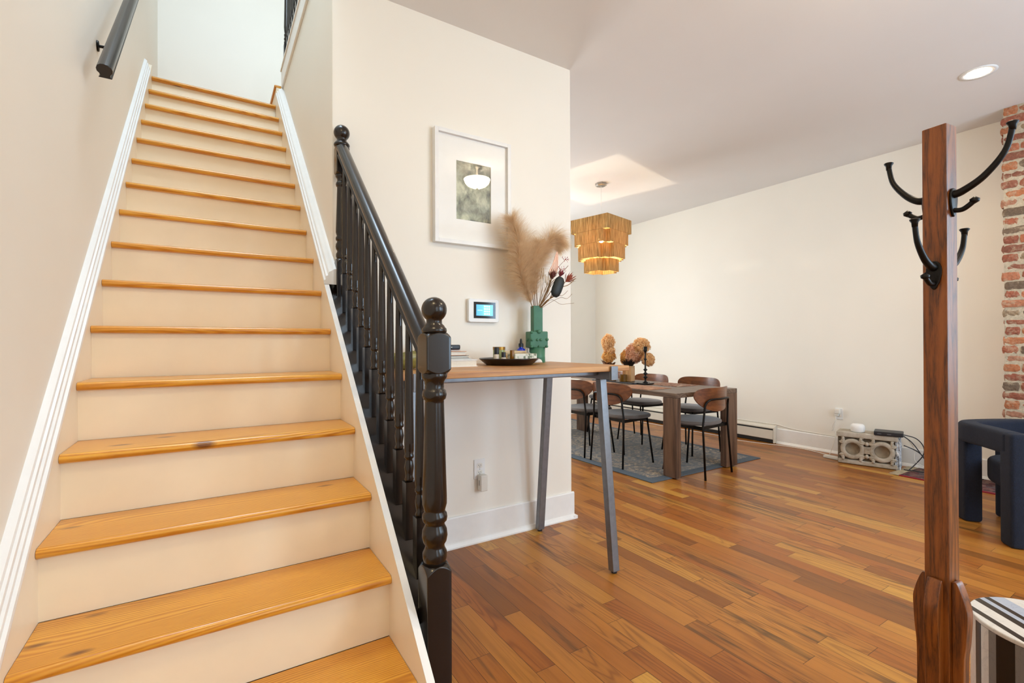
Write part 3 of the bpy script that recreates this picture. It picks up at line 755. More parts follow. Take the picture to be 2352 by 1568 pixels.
# folded patterned cards, board and shell
def checker_mat():
    t = NT('hexagon_patterned_cloth'); v = t.n('ShaderNodeTexVoronoi'); v.inputs['Scale'].default_value = 70; t.l(t.pos(obj=True), v.inputs['Vector']); v.inputs['Randomness'].default_value = .3
    s = t.n('ShaderNodeSeparateColor'); t.l(v.outputs['Color'], s.inputs[0])
    t.l(t.ramp(s.outputs[0], [(.3, rgb(226, 220, 204)), (.5, rgb(190, 190, 168)), (.75, rgb(122, 128, 104))], 'CONSTANT'), t.b.inputs['Base Color']); t.set(rough=.6); return t.m
bm = new_bm(); slab(bm, roundrect(.075, .035, .006), 0, .050, .004); o = link('patterned_pouch', bm, checker_mat(), bev=.002); o.location = (TX+.055, TY-.045, ZT_); o.rotation_euler = (0, 0, .08); tag(o, 'folded cream and green patterned pouch on the tray', 'pouch')
bm = new_bm(); box(bm, -.085, .085, -.03, .03, 0, .05); box(bm, -.085, .085, -.03, -.022, .05, .064); o = link('wooden_box', bm, plain('pale_wood', rgb(204, 176, 132), .5), bev=.002); o.location = (TX+.045, TY+.055, ZT_); tag(o, 'long shallow pale wooden box on the tray', 'box')
bm = new_bm(); prism(bm, [(-.05, 0), (.05, 0), (.04, .018), (-.01, .028), (-.045, .02)], 'Y', -.02, .02); o = link('shell', bm, plain('white_shell', rgb(232, 226, 214), .35), bev=.006); o.location = (TX+.110, TY-.068, ZT_); o.rotation_euler = (0, 0, -.2); tag(o, 'white shell piece at the right end of the tray', 'shell')
t = thing('perfume_bottle', 'small clear bottle with silver top at the right end of the tray', 'bottle', (TX+.125, TY+.0, ZT_), 0)
lobj('glass_body', [(.012, 0), (.012, .05), (.006, .056), (0, .056)], (0, 0, 0), plain('clear_glassy', rgb(222, 222, 214), .08, trans=.6), parent=t); lobj('silver_top', [(.0045, .056), (.0045, .078), (0, .078)], (0, 0, 0), M['nickel'], parent=t)
t = thing('dropper_bottle', 'cobalt blue glass dropper bottle with black top behind the tray', 'bottle', (1.79, .985, ZB))
lobj('glass_body', [(.026, 0), (.028, .004), (.028, .068), (.022, .082), (.012, .088), (.012, .094), (0, .094)], (0, 0, 0), plain('cobalt_glass', rgb(10, 44, 190), .08, var=.05, coat=.5), parent=t)
lobj('cap', [(.0145, .093), (.0145, .112), (.013, .114), (.008, .116), (.0065, .134), (.0035, .142), (0, .143)], (0, 0, 0), M['blackpl'], parent=t)

# green ceramic vase
VX, VY = 1.883, .955
v = thing('green_vase', 'green ceramic vase of stacked square and round sections with small knobs', 'vase', (VX, VY, ZB))
bm = new_bm(); lathe(bm, [(.05, 0), (.051, .002), (.050, .03), (.0505, .032), (.0495, .035), (.0505, .09)], 32); link('round_base', bm, M['green'], v, smooth=True)
bm = new_bm(); box(bm, -.056, .056, -.045, .045, .088, .185, RZ(-.28)); link('square_body', bm, M['green'], v, bev=.006, seg=3)
bm = new_bm(); box(bm, -.029, .029, -.029, .029, .18, .338, RZ(-.28)); nk = link('square_neck', bm, M['green'], v, bev=.003)
mt = RZ(-.28)
for (x, y, z, r) in ((.0, -.045, .183, .012), (-.011, -.045, .135, .008), (.011, -.045, .135, .008), (.050, -.045, .137, .009), (-.045, -.045, .135, .008), (-.047, -.045, .180, .009), (-.056, 0, .135, .009), (.048, -.045, .096, .008), (.0, -.045, .096, .008), (-.047, -.045, .095, .009), (.056, 0, .15, .009)):
    bm = new_bm(); rot = Matrix.Rotation(PI/2, 4, 'X') if abs(x) < .0555 else Matrix.Rotation(-PI/2*(1 if x < 0 else -1), 4, 'Y')
    lathe(bm, [(r, -.004), (r, .003), (r*.8, .006), (0, .007)], 14, mt @ Vector((x, y, z)), mt.to_3x3().to_4x4() @ rot); link('knob', bm, M['green'], v, smooth=True)

# ------------------------------------------------------------------ dried bouquet
VZ = ZB+.338
def ribbon_mesh(name, strands, mat):
    """strands: list of (list of points, half width)"""
    vs, fs = [], []
    for pts, hw in strands:
        n = len(pts)
        side = (Vector(pts[-1])-Vector(pts[0])).cross(Vector((random.uniform(-1, 1), random.uniform(-1, 1), random.uniform(-1, 1)))).normalized()
        b0 = len(vs)
        for i, p in enumerate(pts):
            wd = hw*(1-.75*i/(n-1)); p = Vector(p); vs.append(p+side*wd); vs.append(p-side*wd)
        for i in range(n-1): a = b0+2*i; fs.append((a, a+1, a+3, a+2))
    me = bpy.data.meshes.new(name); me.from_pydata([tuple(p) for p in vs], [], fs); me.materials.append(mat)
    o = bpy.data.objects.new(name, me); COL.objects.link(o); return o
def hair_mat(name, c1, c2):
    t = NT(name); n = t.noise(t.pos(), 30, 2); c = t.ramp(n, [(.3, c1), (.7, c2)])
    t.l(c, t.b.inputs['Base Color']); t.set(rough=.7)
    tl = t.n('ShaderNodeBsdfTranslucent'); t.l(c, tl.inputs[0]); mx = t.n('ShaderNodeMixShader'); mx.inputs[0].default_value = .5
    t.l(t.b.outputs[0], mx.inputs[1]); t.l(tl.outputs[0], mx.inputs[2]); t.l(mx.outputs[0], t.out.inputs[0]); return t.m
PM = hair_mat('pampas_hair', rgb(226, 198, 158), rgb(250, 232, 204))
STEM = plain('dry_stem', rgb(150, 116, 74), .7, var=.2)
def plume(path, width, label, n=2600, t0=.25, droop=.55, seed=1):
    n = int(n*1.7); rnd = random.Random(seed); P = smooth_path(path, 10); L = len(P)
    e = thing('pampas_plume', label, 'dried grass', path[0], 0, 'pampas plumes in the green vase'); base = Vector(path[0])
    bm = new_bm(); tube(bm, [p-base for p in P], [.0028*(1-.7*i/L) for i in range(L)], 6); link('stem', bm, STEM, e, smooth=True)
    st = []
    for _ in range(n):
        t = t0+(1-t0)*rnd.random()**.9; f = t*(L-1); i = min(int(f), L-2); p = P[i].lerp(P[i+1], f-i); d = (P[i+1]-P[i]).normalized()
        env = math.sin(min(1, (t-t0)/(1-t0)*1.0+.12)*PI*.86)**.6*width
        a = rnd.uniform(0, 2*PI); sd = d.orthogonal().normalized(); o = (Matrix.Rotation(a, 3, d) @ sd)
        ln = env*rnd.uniform(.6, 1.15)
        dirv = (d*rnd.uniform(.5, 1.1)+o*rnd.uniform(.5, 1.0)).normalized()
        pts = [p-base]
        q = p.copy(); dv = dirv.copy()
        for k in range(4):
            q = q+dv*ln/3.2; dv = (dv+Vector((rnd.uniform(-.12, .12), rnd.uniform(-.12, .12), -droop*rnd.uniform(.25, .6)))).normalized()
            if q.y > YP-.004: q.y = YP-.004-rnd.random()*.002
            pts.append(q-base)
        st.append((pts, .00046))
    h = ribbon_mesh('plume_hair', st, PM); h.parent = e; stuff(h)
vb = (VX, VY, VZ)
def vp(dx, dy, dz): return (VX+dx, VY+dy, VZ+dz)
plume([vp(-.01, 0, -.05), vp(-.045, -.005, .12), vp(-.11, -.01, .32), vp(-.19, -.02, .49)], .115, 'tallest pampas plume leaning left over the picture corner', 3600, .28, .35, 1)
plume([vp(-.012, .0, -.05), vp(-.07, -.01, .07), vp(-.13, -.03, .18), vp(-.16, -.04, .33)], .11, 'low pampas plume spreading out to the left of the vase', 3000, .2, .45, 2)
plume([vp(.0, -.01, -.05), vp(-.01, -.02, .15), vp(.03, -.03, .31), vp(.09, -.05, .405), vp(.135, -.06, .375)], .10, 'pampas plume bending right with a drooping rounded tip', 3400, .32, .6, 3)
plume([vp(-.004, 0, -.05), vp(-.03, -.02, .1), vp(-.035, -.04, .25), vp(-.02, -.05, .37)], .085, 'small pampas plume in the middle of the bouquet', 2200, .25, .4, 4)
# coral spear leaf
def leaf(name, path, width, mat, label, cat, ribs=5, group=None, thick=.0015):
    P = smooth_path(path, 8); n = len(P); bm = new_bm(); rows = []
    for i, p in enumerate(P):
        t = i/(n-1); wd = width*math.sin(PI*min(1, (t*.93+.07)))**.8
        rows.append([bm.verts.new(p+Vector(((k/ribs*2-1)*wd, (.006 if k % 2 else -.004), 0))) for k in range(ribs+1)])
    for a, b in zip(rows, rows[1:]):
        for k in range(ribs): bm.faces.new((a[k], a[k+1], b[k+1], b[k]))
    o = link(name, bm, mat); m = o.modifiers.new('solid', 'SOLIDIFY'); m.thickness = thick
    return tag(o, label, cat, group)
coral = plain('coral_leaf', rgb(250, 186, 158), .6, var=.1, scale=60)
tc_ = NT('coral_pleats'); sx_ = tc_.n('ShaderNodeSeparateXYZ'); tc_.l(tc_.n('ShaderNodeTexCoord').outputs['UV'], sx_.inputs[0])
e = thing('palm_spear', 'coral pink pleated palm spear in the bouquet', 'dried leaf', vp(0, -.02, -.03)); bse = Vector(vp(0, -.02, -.03))
bm = new_bm(); tube(bm, [Vector(q)-bse for q in smooth_path([vp(0, -.02, -.03), vp(.03, -.06, .08), vp(.052, -.085, .165)], 6)], .003, 6); link('stem', bm, STEM, e, smooth=True)
for k in range(9):
    u_ = (k-4)/4.0; b0 = Vector(vp(.055, -.088, .155))-bse; t0_ = Vector(vp(.078, -.10, .318))-bse
    p1 = b0+Vector((u_*.024, (.004 if k % 2 else -.004), .01+abs(u_)*.03)); p2 = (b0+t0_)/2+Vector((u_*.019, (.003 if k % 2 else -.003), 0)); p3 = t0_+Vector((u_*.007, 0, -.02*abs(u_)**2))
    bm = new_bm(); tube(bm, smooth_path([b0, p1, p2, p3], 5), [.001, .0018, .0026, .0032, .0036, .0038, .0038, .0037, .0036, .0034, .0032, .003, .0028, .0025, .0022, .0018], 6)
    link('pleat', bm, coral if k % 2 else plain('coral_leaf_light', rgb(255, 210, 186), .6), e, smooth=True)
# dark oval pod
bm = new_bm(); lathe(bm, [(0, -.065), (.018, -.06), (.030, -.045), (.034, -.02), (.034, .02), (.030, .045), (.018, .06), (0, .065)], 22)
o = link('seed_cone', bm, plain('near_black_green_cone', rgb(20, 30, 30), .55, var=.2, scale=90), smooth=True); o.location = vp(.06, -.13, .105); o.rotation_euler = (0.05, .40, 0); o.scale = (1, .6, 1); tag(o, 'near black oval seed cone low in the bouquet', 'dried flower')
bm = new_bm(); tube(bm, smooth_path([vp(0, -.01, -.04), vp(.02, -.06, .02), vp(.04, -.12, .05)], 5), .003, 6); st_ = link('stem', bm, STEM, smooth=True); st_.parent = o; st_.matrix_parent_inverse = (Matrix.Translation(o.location) @ o.rotation_euler.to_matrix().to_4x4() @ Matrix.Diagonal((1, .6, 1, 1))).inverted()
# protea flowers
def protea(loc, axis, col, n, ln, label, seed):
    rnd = random.Random(seed); e = thing('protea_flower', label, 'dried flower', vp(0, 0, -.03), 0, 'red dried proteas in the bouquet'); b = Vector(vp(0, 0, -.03))
    loc = Vector(loc); ax = Vector(axis).normalized()
    bm = new_bm(); tube(bm, smooth_path([(0, 0, 0), ((loc-b)*.5+Vector((0, -.01, 0))), loc-b], 5), .0022, 6); link('stem', bm, STEM, e, smooth=True)
    bm = new_bm()
    for k in range(n):
        a = 2*PI*k*.382; op = rnd.uniform(.15, .85)
        o_ = Matrix.Rotation(a, 3, ax) @ ax.orthogonal().normalized(); d = (ax+o_*op).normalized()
        s = d.cross(o_).normalized() if abs(d.dot(o_)) < .99 else ax.orthogonal()
        p0 = loc-b; p1 = p0+d*ln*.5+o_*.004; p2 = p0+d*ln*rnd.uniform(.8, 1.1)
        wv = .0045
        vs = [bm.verts.new(p0+s*.0015), bm.verts.new(p0-s*.0015), bm.verts.new(p1-s*wv), bm.verts.new(p1+s*wv), bm.verts.new(p2)]
        bm.faces.new((vs[0], vs[1], vs[2], vs[3])); bm.faces.new((vs[3], vs[2], vs[4]))
    link('petals', bm, plain('petal_'+label[:12], col, .7, var=.25, scale=80), e)
protea(vp(.125, -.12, .14), (.75, -.1, .7), rgb(158, 74, 52), 34, .07, 'rust red spiky protea at the right side of the bouquet', 5)
protea(vp(.045, -.09, .155), (.1, -.3, 1), rgb(112, 62, 56), 30, .055, 'dull purple red protea in the middle of the bouquet', 6)
protea(vp(.10, -.10, .17), (.3, -.2, 1), rgb(138, 50, 58), 16, .05, 'crimson small protea above the seed cone', 8)
# pink berries sprig
for s_, (tip, lab) in enumerate(((vp(.135, -.11, .275), 'pink berry sprig at the top right of the bouquet'), (vp(.10, -.12, .215), 'lower pink berry sprig beside the coral spear'))):
    e = thing('berry_sprig', lab, 'dried flower', vp(0, 0, -.03), 0, 'pink berry sprigs in the bouquet'); b = Vector(vp(0, 0, -.03)); tp = Vector(tip)-b
    bm = new_bm(); tube(bm, smooth_path([(0, 0, 0), tp*.4+Vector((-.01, 0, .03)), tp*.75+Vector((-.01, 0, .02)), tp], 5), .0012, 5); link('stem', bm, STEM, e, smooth=True)
    bm = new_bm(); rnd = random.Random(s_)
    for k in range(22):
        q = tp+Vector((rnd.uniform(-.03, .025), rnd.uniform(-.01, .01), rnd.uniform(-.012, .016))); lathe(bm, [(0, -.003), (.003, 0), (0, .003)], 6, q)
    link('berries', bm, plain('pink_berry', rgb(196, 104, 110), .6, var=.2), e)
# curled twigs
TW = [([vp(0, -.01, -.03), vp(.03, -.08, .03), vp(.05, -.12, .09), vp(.13, -.14, .12), vp(.175, -.15, .16)], .0022, 'thick curled twig sweeping right across the seed cone'),
      ([vp(0, -.01, -.03), vp(.01, -.09, .06), vp(.03, -.11, .13), vp(.06, -.12, .155)], .0022, 'pale curled strip rising at the front of the bouquet'),
      ([vp(0, -.01, -.03), vp(.06, -.06, .02), vp(.12, -.08, .05), vp(.16, -.09, .045), vp(.20, -.09, .075)], .0012, 'thin curling tendril right of the vase, upper one'),
      ([vp(0, -.01, -.03), vp(.06, -.06, .035), vp(.11, -.09, .01), vp(.17, -.09, .015), vp(.215, -.09, .02)], .0011, 'thin tendril reaching furthest right below the bouquet'),
      ([vp(0, -.01, -.03), vp(.05, -.09, .05), vp(.11, -.11, .06), vp(.15, -.11, .09)], .0013, 'thin tendril looping up under the red protea'),
      ([vp(0, -.01, -.03), vp(.05, -.07, .11), vp(.12, -.10, .20), vp(.155, -.11, .24)], .0016, 'straight brown twig pointing up right from the bouquet'),
      ([vp(0, -.01, -.03), vp(-.005, -.06, .08), vp(.0, -.07, .14), vp(-.015, -.07, .20)], .0015, 'pale straw stalk left of the coral spear')]
for pts, r, lab in TW:
    b = Vector(pts[0]); bm = new_bm(); tube(bm, [Vector(p)-b for p in smooth_path(pts, 7)], r, 6)
    o = link('dried_twig', bm, plain('dry_twig', rgb(148, 112, 72), .7, var=.2), smooth=True); o.location = b; tag(o, lab, 'twig', 'dried twigs in the bouquet')
rnd = random.Random(12)
for i in range(9):
    b = Vector(vp(0, -.01, -.03)); dx = -.03+.011*i; tipz = .17+rnd.uniform(-.02, .05)
    pts = [Vector((0, 0, 0)), Vector((dx*.5, -.05, tipz*.5)), Vector((dx, -.075, tipz))]
    bm = new_bm(); tube(bm, smooth_path(pts, 5), .0009, 5); tube(bm, [pts[2], pts[2]+Vector((dx*.1, 0, .05))], [.0028, .0015], 6)
    o = link('wheat_stalk', bm, plain('straw', rgb(186, 158, 112), .7, var=.15), smooth=True); o.location = b
    tag(o, 'thin straw coloured stalk in the row behind the seed cone', 'dried grass', 'straw stalks in the bouquet')

# ------------------------------------------------------------------ dining group
ZD = .722
rg = thing('dining_rug', 'faded blue grey patterned rug under the dining table', 'rug', (4.03, 2.9, 0))
def rug_mat():
    t = NT('faded_blue_rug'); p = t.pos()
    n1 = t.noise(p, 2.2, 3, .6, .3); n2 = t.noise(p, 24, 5, .8); n3 = t.noise(t.pos((1, 3, 1)), 60, 2)
    c = t.ramp(n2, [(.40, rgb(44, 50, 60)), (.48, rgb(86, 82, 78)), (.54, rgb(132, 110, 84)), (.64, rgb(196, 172, 134))])
    c = t.mix(t.ramp(n1, [(.42, (0, 0, 0)), (.6, (.55, .55, .55))]), c, rgb(78, 80, 82))
    t.l(c, t.b.inputs['Base Color']); t.set(rough=.95, sheen=.2); t.bump(n3, .5, .003); return t.m
bm = new_bm(); box(bm, -.66, .74, -1.5, 1.55, .0, .008); link('pile', bm, rug_mat(), rg)
bm = new_bm(); box(bm, -.755, -.66, -1.59, 1.65, 0, .009); box(bm, .74, .80, -1.59, 1.65, 0, .009); box(bm, -.66, .74, -1.59, -1.5, 0, .009); box(bm, -.66, .74, 1.55, 1.65, 0, .009)
link('border', bm, plain('slate_blue_border', rgb(82, 92, 102), .9, var=.12, scale=120, obj=False), rg, bev=.003)
dt = thing('dining_table', 'long dark walnut dining table with thick slab legs', 'table', (3.94, 2.36, 0))
def D(name, dims, mat, bev=.003): 
    o = boxo(name, dims, mat, dt, bev=bev); o.matrix_parent_inverse = Matrix.Translation((-3.94, -2.36, 0)); return o
D('tabletop', (3.517, 4.371, 1.262, 3.50, .682, ZD), M['walnut'])
D('leg', (3.517, 3.578, 1.262, 1.40, .0095, .6815), M['walnutZ']); D('leg', (4.206, 4.371, 1.262, 1.325, .0095, .6815), M['walnutZ'])
D('leg', (3.517, 3.578, 3.36, 3.50, .0095, .6815), M['walnutZ']); D('leg', (4.31, 4.371, 3.34, 3.50, .0095, .6815), M['walnutZ'])

def make_chair(label):
    # faces +Y, backrest at -Y
    c = thing('dining_chair', label, 'chair', (0, 0, 0), 0, 'dining chairs around the walnut table')
    rt = .009
    def leg(pts):
        bm = new_bm(); tube(bm, pts, rt, 10); link('leg', bm, M['blackmetal'], c, smooth=True)
    # rear inverted U frame: rear legs + cross bar behind backrest
    leg([(-.215, -.235, 0), (-.20, -.205, .44), (-.185, -.215, .60), (-.183, -.217, .605)])
    leg([(.215, -.235, 0), (.20, -.205, .44), (.185, -.215, .60), (.183, -.217, .605)])
    leg([(-.19, .19, 0), (-.16, .14, .43)]); leg([(.19, .19, 0), (.16, .14, .43)])
    bm = new_bm(); tube(bm, smooth_path([(-.185, -.215, .598), (-.178, -.222, .635), (-.14, -.243, .665), (0, -.262, .668), (.14, -.243, .665), (.178, -.222, .635), (.185, -.215, .598)], 7), rt, 10); link('back_bar', bm, M['blackmetal'], c, smooth=True)
    bm = new_bm()
    for s in (-1, 1):
        tube(bm, [(s*.2, -.205, .425), (s*.16, .14, .425)], 1, section=[(-.004, -.014), (.004, -.014), (.004, .014), (-.004, .014)])
    tube(bm, [(-.2, -.19, .425), (.2, -.19, .425)], 1, section=[(-.004, -.014), (.004, -.014), (.004, .014), (-.004, .014)])
    tube(bm, [(-.162, .135, .425), (.162, .135, .425)], 1, section=[(-.004, -.014), (.004, -.014), (.004, .014), (-.004, .014)])
    link('seat_frame', bm, M['blackmetal'], c)
    out = []
    for k in range(40):
        a = 2*PI*k/40; ca, sa = math.cos(a), math.sin(a)
        x = .232*math.copysign(abs(ca)**.75, ca)*(1+.06*sa); y = .215*math.copysign(abs(sa)**.8, sa); out.append((x, y+.0))
    bm = new_bm(); slab(bm, out, .438, .472, .017, n=4); link('seat', bm, M['chairfab'], c, smooth=True)
    # curved plywood backrest, flat top with round corners and a deep bowed bottom
    nx, nzv = 28, 10; bm = new_bm(); F, B = {}, {}
    for i in range(nx+1):
        u = math.sin(PI/2*(-1+2*i/nx)); x = .262*u
        au = abs(u)
        ztop = .695+.070*max(0, 1-au**7)**.5
        zbot = .695-.135*max(0, 1-au**2.3)**.62
        if au > .999: ztop, zbot = .6955, .6945
        for j in range(nzv+1):
            z = zbot+(ztop-zbot)*j/nzv
            yb = -.245+.085*u*u-.09*(z-.66)*.5
            F[i, j] = bm.verts.new((x, yb+.005, z)); B[i, j] = bm.verts.new((x, yb-.005, z))
    for i in range(nx):
        for j in range(nzv):
            bm.faces.new((F[i, j], F[i+1, j], F[i+1, j+1], F[i, j+1])); bm.faces.new((B[i, j], B[i, j+1], B[i+1, j+1], B[i+1, j]))
        bm.faces.new((F[i, 0], B[i, 0], B[i+1, 0], F[i+1, 0])); bm.faces.new((F[i, nzv], F[i+1, nzv], B[i+1, nzv], B[i, nzv]))
    for j in range(nzv):
        bm.faces.new((F[0, j], F[0, j+1], B[0, j+1], B[0, j])); bm.faces.new((F[nx, j], B[nx, j], B[nx, j+1], F[nx, j+1]))
    bmesh.ops.remove_doubles(bm, verts=bm.verts[:], dist=1e-5)
    bo = link('backrest', bm, M['ply'], c, smooth=True); m = bo.modifiers.new('es', 'EDGE_SPLIT'); m.split_angle = math.radians(50)
    return c
c0 = make_chair('walnut and black metal chair at the near head of the dining table')
CH = [((3.895, 1.375), .10, None),
      ((3.60, 1.94), -PI/2, 'walnut backed chair nearest on the left side of the dining table'),
      ((3.60, 2.46), -PI/2, 'walnut backed chair second along the left side of the dining table'),
      ((4.50, 1.90), PI/2, 'chair nearest on the wall side of the dining table'),
      ((4.50, 2.56), PI/2, 'middle chair on the wall side, behind the candlestick'),
      ((4.50, 3.10), PI/2, 'furthest chair on the wall side of the dining table'),
      ((3.94, 3.72), PI, 'chair at the far head of the dining table')]
srcs = [c0]+[copy_tree(c0) for _ in CH[1:]]
for c, ((x, y), a, lab) in zip(srcs, CH):
    on_rug = .0085
    c.location = (x, y, 0.009); c.rotation_euler = (0, 0, a)
    if lab: c['label'] = lab
c0.location.z = .0005

# things on the dining table
def placemat(x, y, rz, lx, ly, label, c1, c2, c3):
    t = NT('woven_mat_'+label[:10]); n = t.noise(t.pos((3, 14, 1), obj=True), 3, 3, .6)
    t.l(t.ramp(n, [(.3, c1), (.5, c2), (.68, c3)]), t.b.inputs['Base Color']); t.set(rough=.9)
    bm = new_bm(); box(bm, -lx/2, lx/2, -ly/2, ly/2, 0, .004); o = link('placemat', bm, t.m, bev=.001); o.location = (x, y, ZD+.0002); o.rotation_euler = (0, 0, rz)
    tag(o, label, 'placemat', 'placemats on the dining table')
placemat(3.70, 1.80, 0, .31, .43, 'orange woven placemat with dark fringe on the near side', rgb(96, 66, 50), rgb(168, 116, 84), rgb(196, 166, 132))
placemat(4.18, 1.86, 0, .31, .43, 'dark and orange patterned placemat on the wall side', rgb(46, 44, 44), rgb(150, 96, 70), rgb(206, 200, 180))
placemat(3.70, 2.50, 0, .31, .43, 'faded placemat half hidden behind the steel leg', rgb(80, 62, 50), rgb(170, 120, 84), rgb(196, 170, 136))
bm = new_bm(); lathe(bm, [(0, 0), (.07, 0), (.10, .012), (.103, .014), (.07, .005), (0, .004)], 32); o = link('plate', bm, M['offwhite'], smooth=True); o.location = (3.72, 2.86, ZD+.0002); tag(o, 'cream plate near the far left edge of the dining table', 'plate')
cz = thing('candlestick', 'tall black turned iron candlestick on square base', 'candlestick', (3.995, 2.03, ZD+.0045))
boxo('base', (-.06, .06, -.06, .06, 0, .010), M['blackmetal'], cz, bev=.002)
bm = new_bm(); lathe(bm, [(.028, .01), (.02, .022), (.009, .032), (.009, .055), (.024, .067), (.024, .072), (.009, .082), (.009, .093), (.027, .105), (.009, .118), (.009, .132), (.023, .145), (.009, .158), (.0075, .2), (.0075, .232), (.0075, .238), (.016, .252), (.0075, .266), (.0075, .31), (.009, .325), (.017, .335), (.019, .345), (.018, .382), (.012, .382), (.011, .35), (0, .35)], 20)
link('stem', bm, M['blackmetal'], cz, smooth=True)
# tray with votives, wooden vase
bm = new_bm(); slab(bm, roundrect(.125, .33, .03), 0, .012, .003); o = link('centre_tray', bm, M['blackpl']); o.location = (4.02, 2.42, ZD+.0002); tag(o, 'long black tray in the centre of the dining table', 'tray')
ZTR = ZD+.0125
wv = thing('wooden_vase', 'tall square pale wooden vase holding dried hydrangeas', 'vase', (4.05, 2.315, ZTR), .35)
WP = wood('pale_bamboo', (rgb(206, 160, 108), rgb(190, 140, 90), rgb(160, 110, 66)), 'Z', 2, .4, ring=10)
boxo('body', (-.05, .05, -.05, .05, 0, .145), WP, wv, bev=.003); boxo('lid_band', (-.049, .049, -.049, .049, .1455, .165), WP, wv, bev=.003)
for (x, y, r, h, lab) in ((3.955, 2.30, .040, .075, 'larger amber glass votive in front of the wooden vase'), (3.93, 2.43, .036, .055, 'smaller amber glass votive left of the larger one')):
    e = thing('votive_holder', lab, 'votive', (x, y, ZTR), 0, 'amber votives on the dining table')
    lobj('glass_cup', [(r*.9, 0), (r, .003), (r, h), (r*.92, h), (r*.9, .01), (0, .01)], (0, 0, 0), plain('amber_votive_glass', rgb(122, 84, 22), .15, var=.2, trans=.25), parent=e)
    lobj('wax', [(r*.88, .0105), (r*.88, h*.45), (0, h*.45)], (0, 0, 0), plain('cream_wax', rgb(222, 214, 176), .5), parent=e)
bv = thing('blue_bottle', 'small dark blue glass bottle holding the left dried bunch', 'bottle', (3.99, 2.565, ZTR))
lobj('glass_body', [(.03, 0), (.034, .004), (.034, .05), (.015, .075), (.013, .12), (.017, .125), (.012, .125), (0, .12)], (0, 0, 0), plain('dark_blue_glass', rgb(40, 52, 96), .08, var=.1, coat=.5), parent=bv)
def floret_mesh(bm, c, nrm, s, rnd):
    n = nrm.normalized(); a = n.orthogonal().normalized(); b = n.cross(a); ph = rnd.uniform(0, PI)
    for k in range(4):
        t = ph+k*PI/2; d = a*math.cos(t)+b*math.sin(t); e = a*math.cos(t+.75)+b*math.sin(t+.75); f = a*math.cos(t-.75)+b*math.sin(t-.75)
        vs = [bm.verts.new(c), bm.verts.new(c+e*s*.7+n*s*.25), bm.verts.new(c+d*s+n*s*rnd.uniform(.1, .5)), bm.verts.new(c+f*s*.7+n*s*.25)]
        bm.faces.new(vs)
def hydrangea(base, ctr, rad, col, label, seed, n=330):
    n = int(n*5.0); rad = tuple(q*1.12 for q in rad)
    rnd = random.Random(seed); b = Vector(base); c = Vector(ctr)-b
    e = thing('hydrangea_head', label, 'dried flower', base, 0, 'dried hydrangeas on the dining table')
    bm = new_bm(); tube(bm, smooth_path([(0, 0, 0), c*.5+Vector((0, 0, .02)), c], 5), .003, 6); link('stem', bm, plain('dark_stem', rgb(58, 44, 30), .7), e, smooth=True)
    bm = new_bm()
    for _ in range(n):
        v_ = Vector((rnd.gauss(0, 1), rnd.gauss(0, 1), rnd.gauss(0, 1))).normalized()
        lump = 1+.10*math.sin(v_.x*5+seed)*math.cos(v_.z*6+seed*2)+.06*math.sin(v_.y*9); p = Vector((v_.x*rad[0], v_.y*rad[1], v_.z*rad[2]))*rnd.uniform(.80, 1.06)*lump; floret_mesh(bm, c+p, (v_+Vector((rnd.uniform(-.5, .5), rnd.uniform(-.5, .5), rnd.uniform(-.5, .5)))), rnd.uniform(.0055, .009), rnd)
    link('florets', bm, col, e)
    lobj('core', [(0, -rad[2]*.8), (rad[0]*.6, -rad[2]*.5), (rad[0]*.8, 0), (rad[0]*.6, rad[2]*.5), (0, rad[2]*.8)], c, plain('flower_core_brown', rgb(176, 124, 74), .9, var=.2), 14, e)
HT = hair_mat('hydrangea_tan', rgb(236, 190, 128), rgb(252, 224, 176)); HP = hair_mat('hydrangea_rosy', rgb(228, 172, 134), rgb(248, 212, 180)); HY = hair_mat('hydrangea_yellow', rgb(228, 172, 90), rgb(248, 210, 136))
wb = (4.05, 2.315, ZTR+.15); lb = (3.99, 2.565, ZTR+.12)
hydrangea(lb, (3.97, 2.545, 1.145), (.062, .062, .085), HT, 'tall pointed tan hydrangea at the top of the left bunch', 1, 420)
hydrangea(lb, (3.97, 2.50, 1.065), (.04, .04, .03), HT, 'small tan hydrangea just under the tall left one', 11, 140)
hydrangea(lb, (3.97, 2.535, .995), (.07, .06, .055), HY, 'golden yellow hydrangea low in the left bunch', 2, 300)
hydrangea(wb, (4.10, 2.287, 1.03), (.085, .07, .095), HP, 'large rosy brown hydrangea in the middle of the right bunch', 3, 620)
hydrangea(wb, (4.14, 2.215, 1.115), (.085, .07, .075), HT, 'tan hydrangea at the top of the right bunch', 4, 480)
hydrangea(wb, (4.08, 2.385, .985), (.055, .05, .07), HY, 'golden hydrangea on the left of the right bunch', 5, 330)
hydrangea(wb, (4.13, 2.25, 1.07), (.07, .06, .06), HT, 'tan hydrangea tucked between the rosy and the top one', 7, 300)
hydrangea(wb, (4.15, 2.13, .97), (.06, .055, .06), HT, 'tan hydrangea low on the right, behind the candlestick', 6, 360)
rnd = random.Random(4); bm = new_bm()
for k in range(46):
    d = Vector((rnd.uniform(-.6, .2), rnd.uniform(-1, .6), rnd.uniform(.2, 1))).normalized()*rnd.uniform(.06, .13); s = d.cross(Vector((rnd.random(), rnd.random(), 1))).normalized()*.014
    vs = [bm.verts.new(Vector((0, 0, 0))), bm.verts.new(d*.5+s), bm.verts.new(d), bm.verts.new(d*.5-s)]; bm.faces.new(vs)
o = link('dark_foliage', bm, plain('dark_dried_leaves', rgb(40, 30, 24), .6, var=.3)); o.location = wb; tag(o, 'dark shrivelled leaves spilling from the wooden vase', 'dried leaves'); stuff(o)
bm = new_bm()
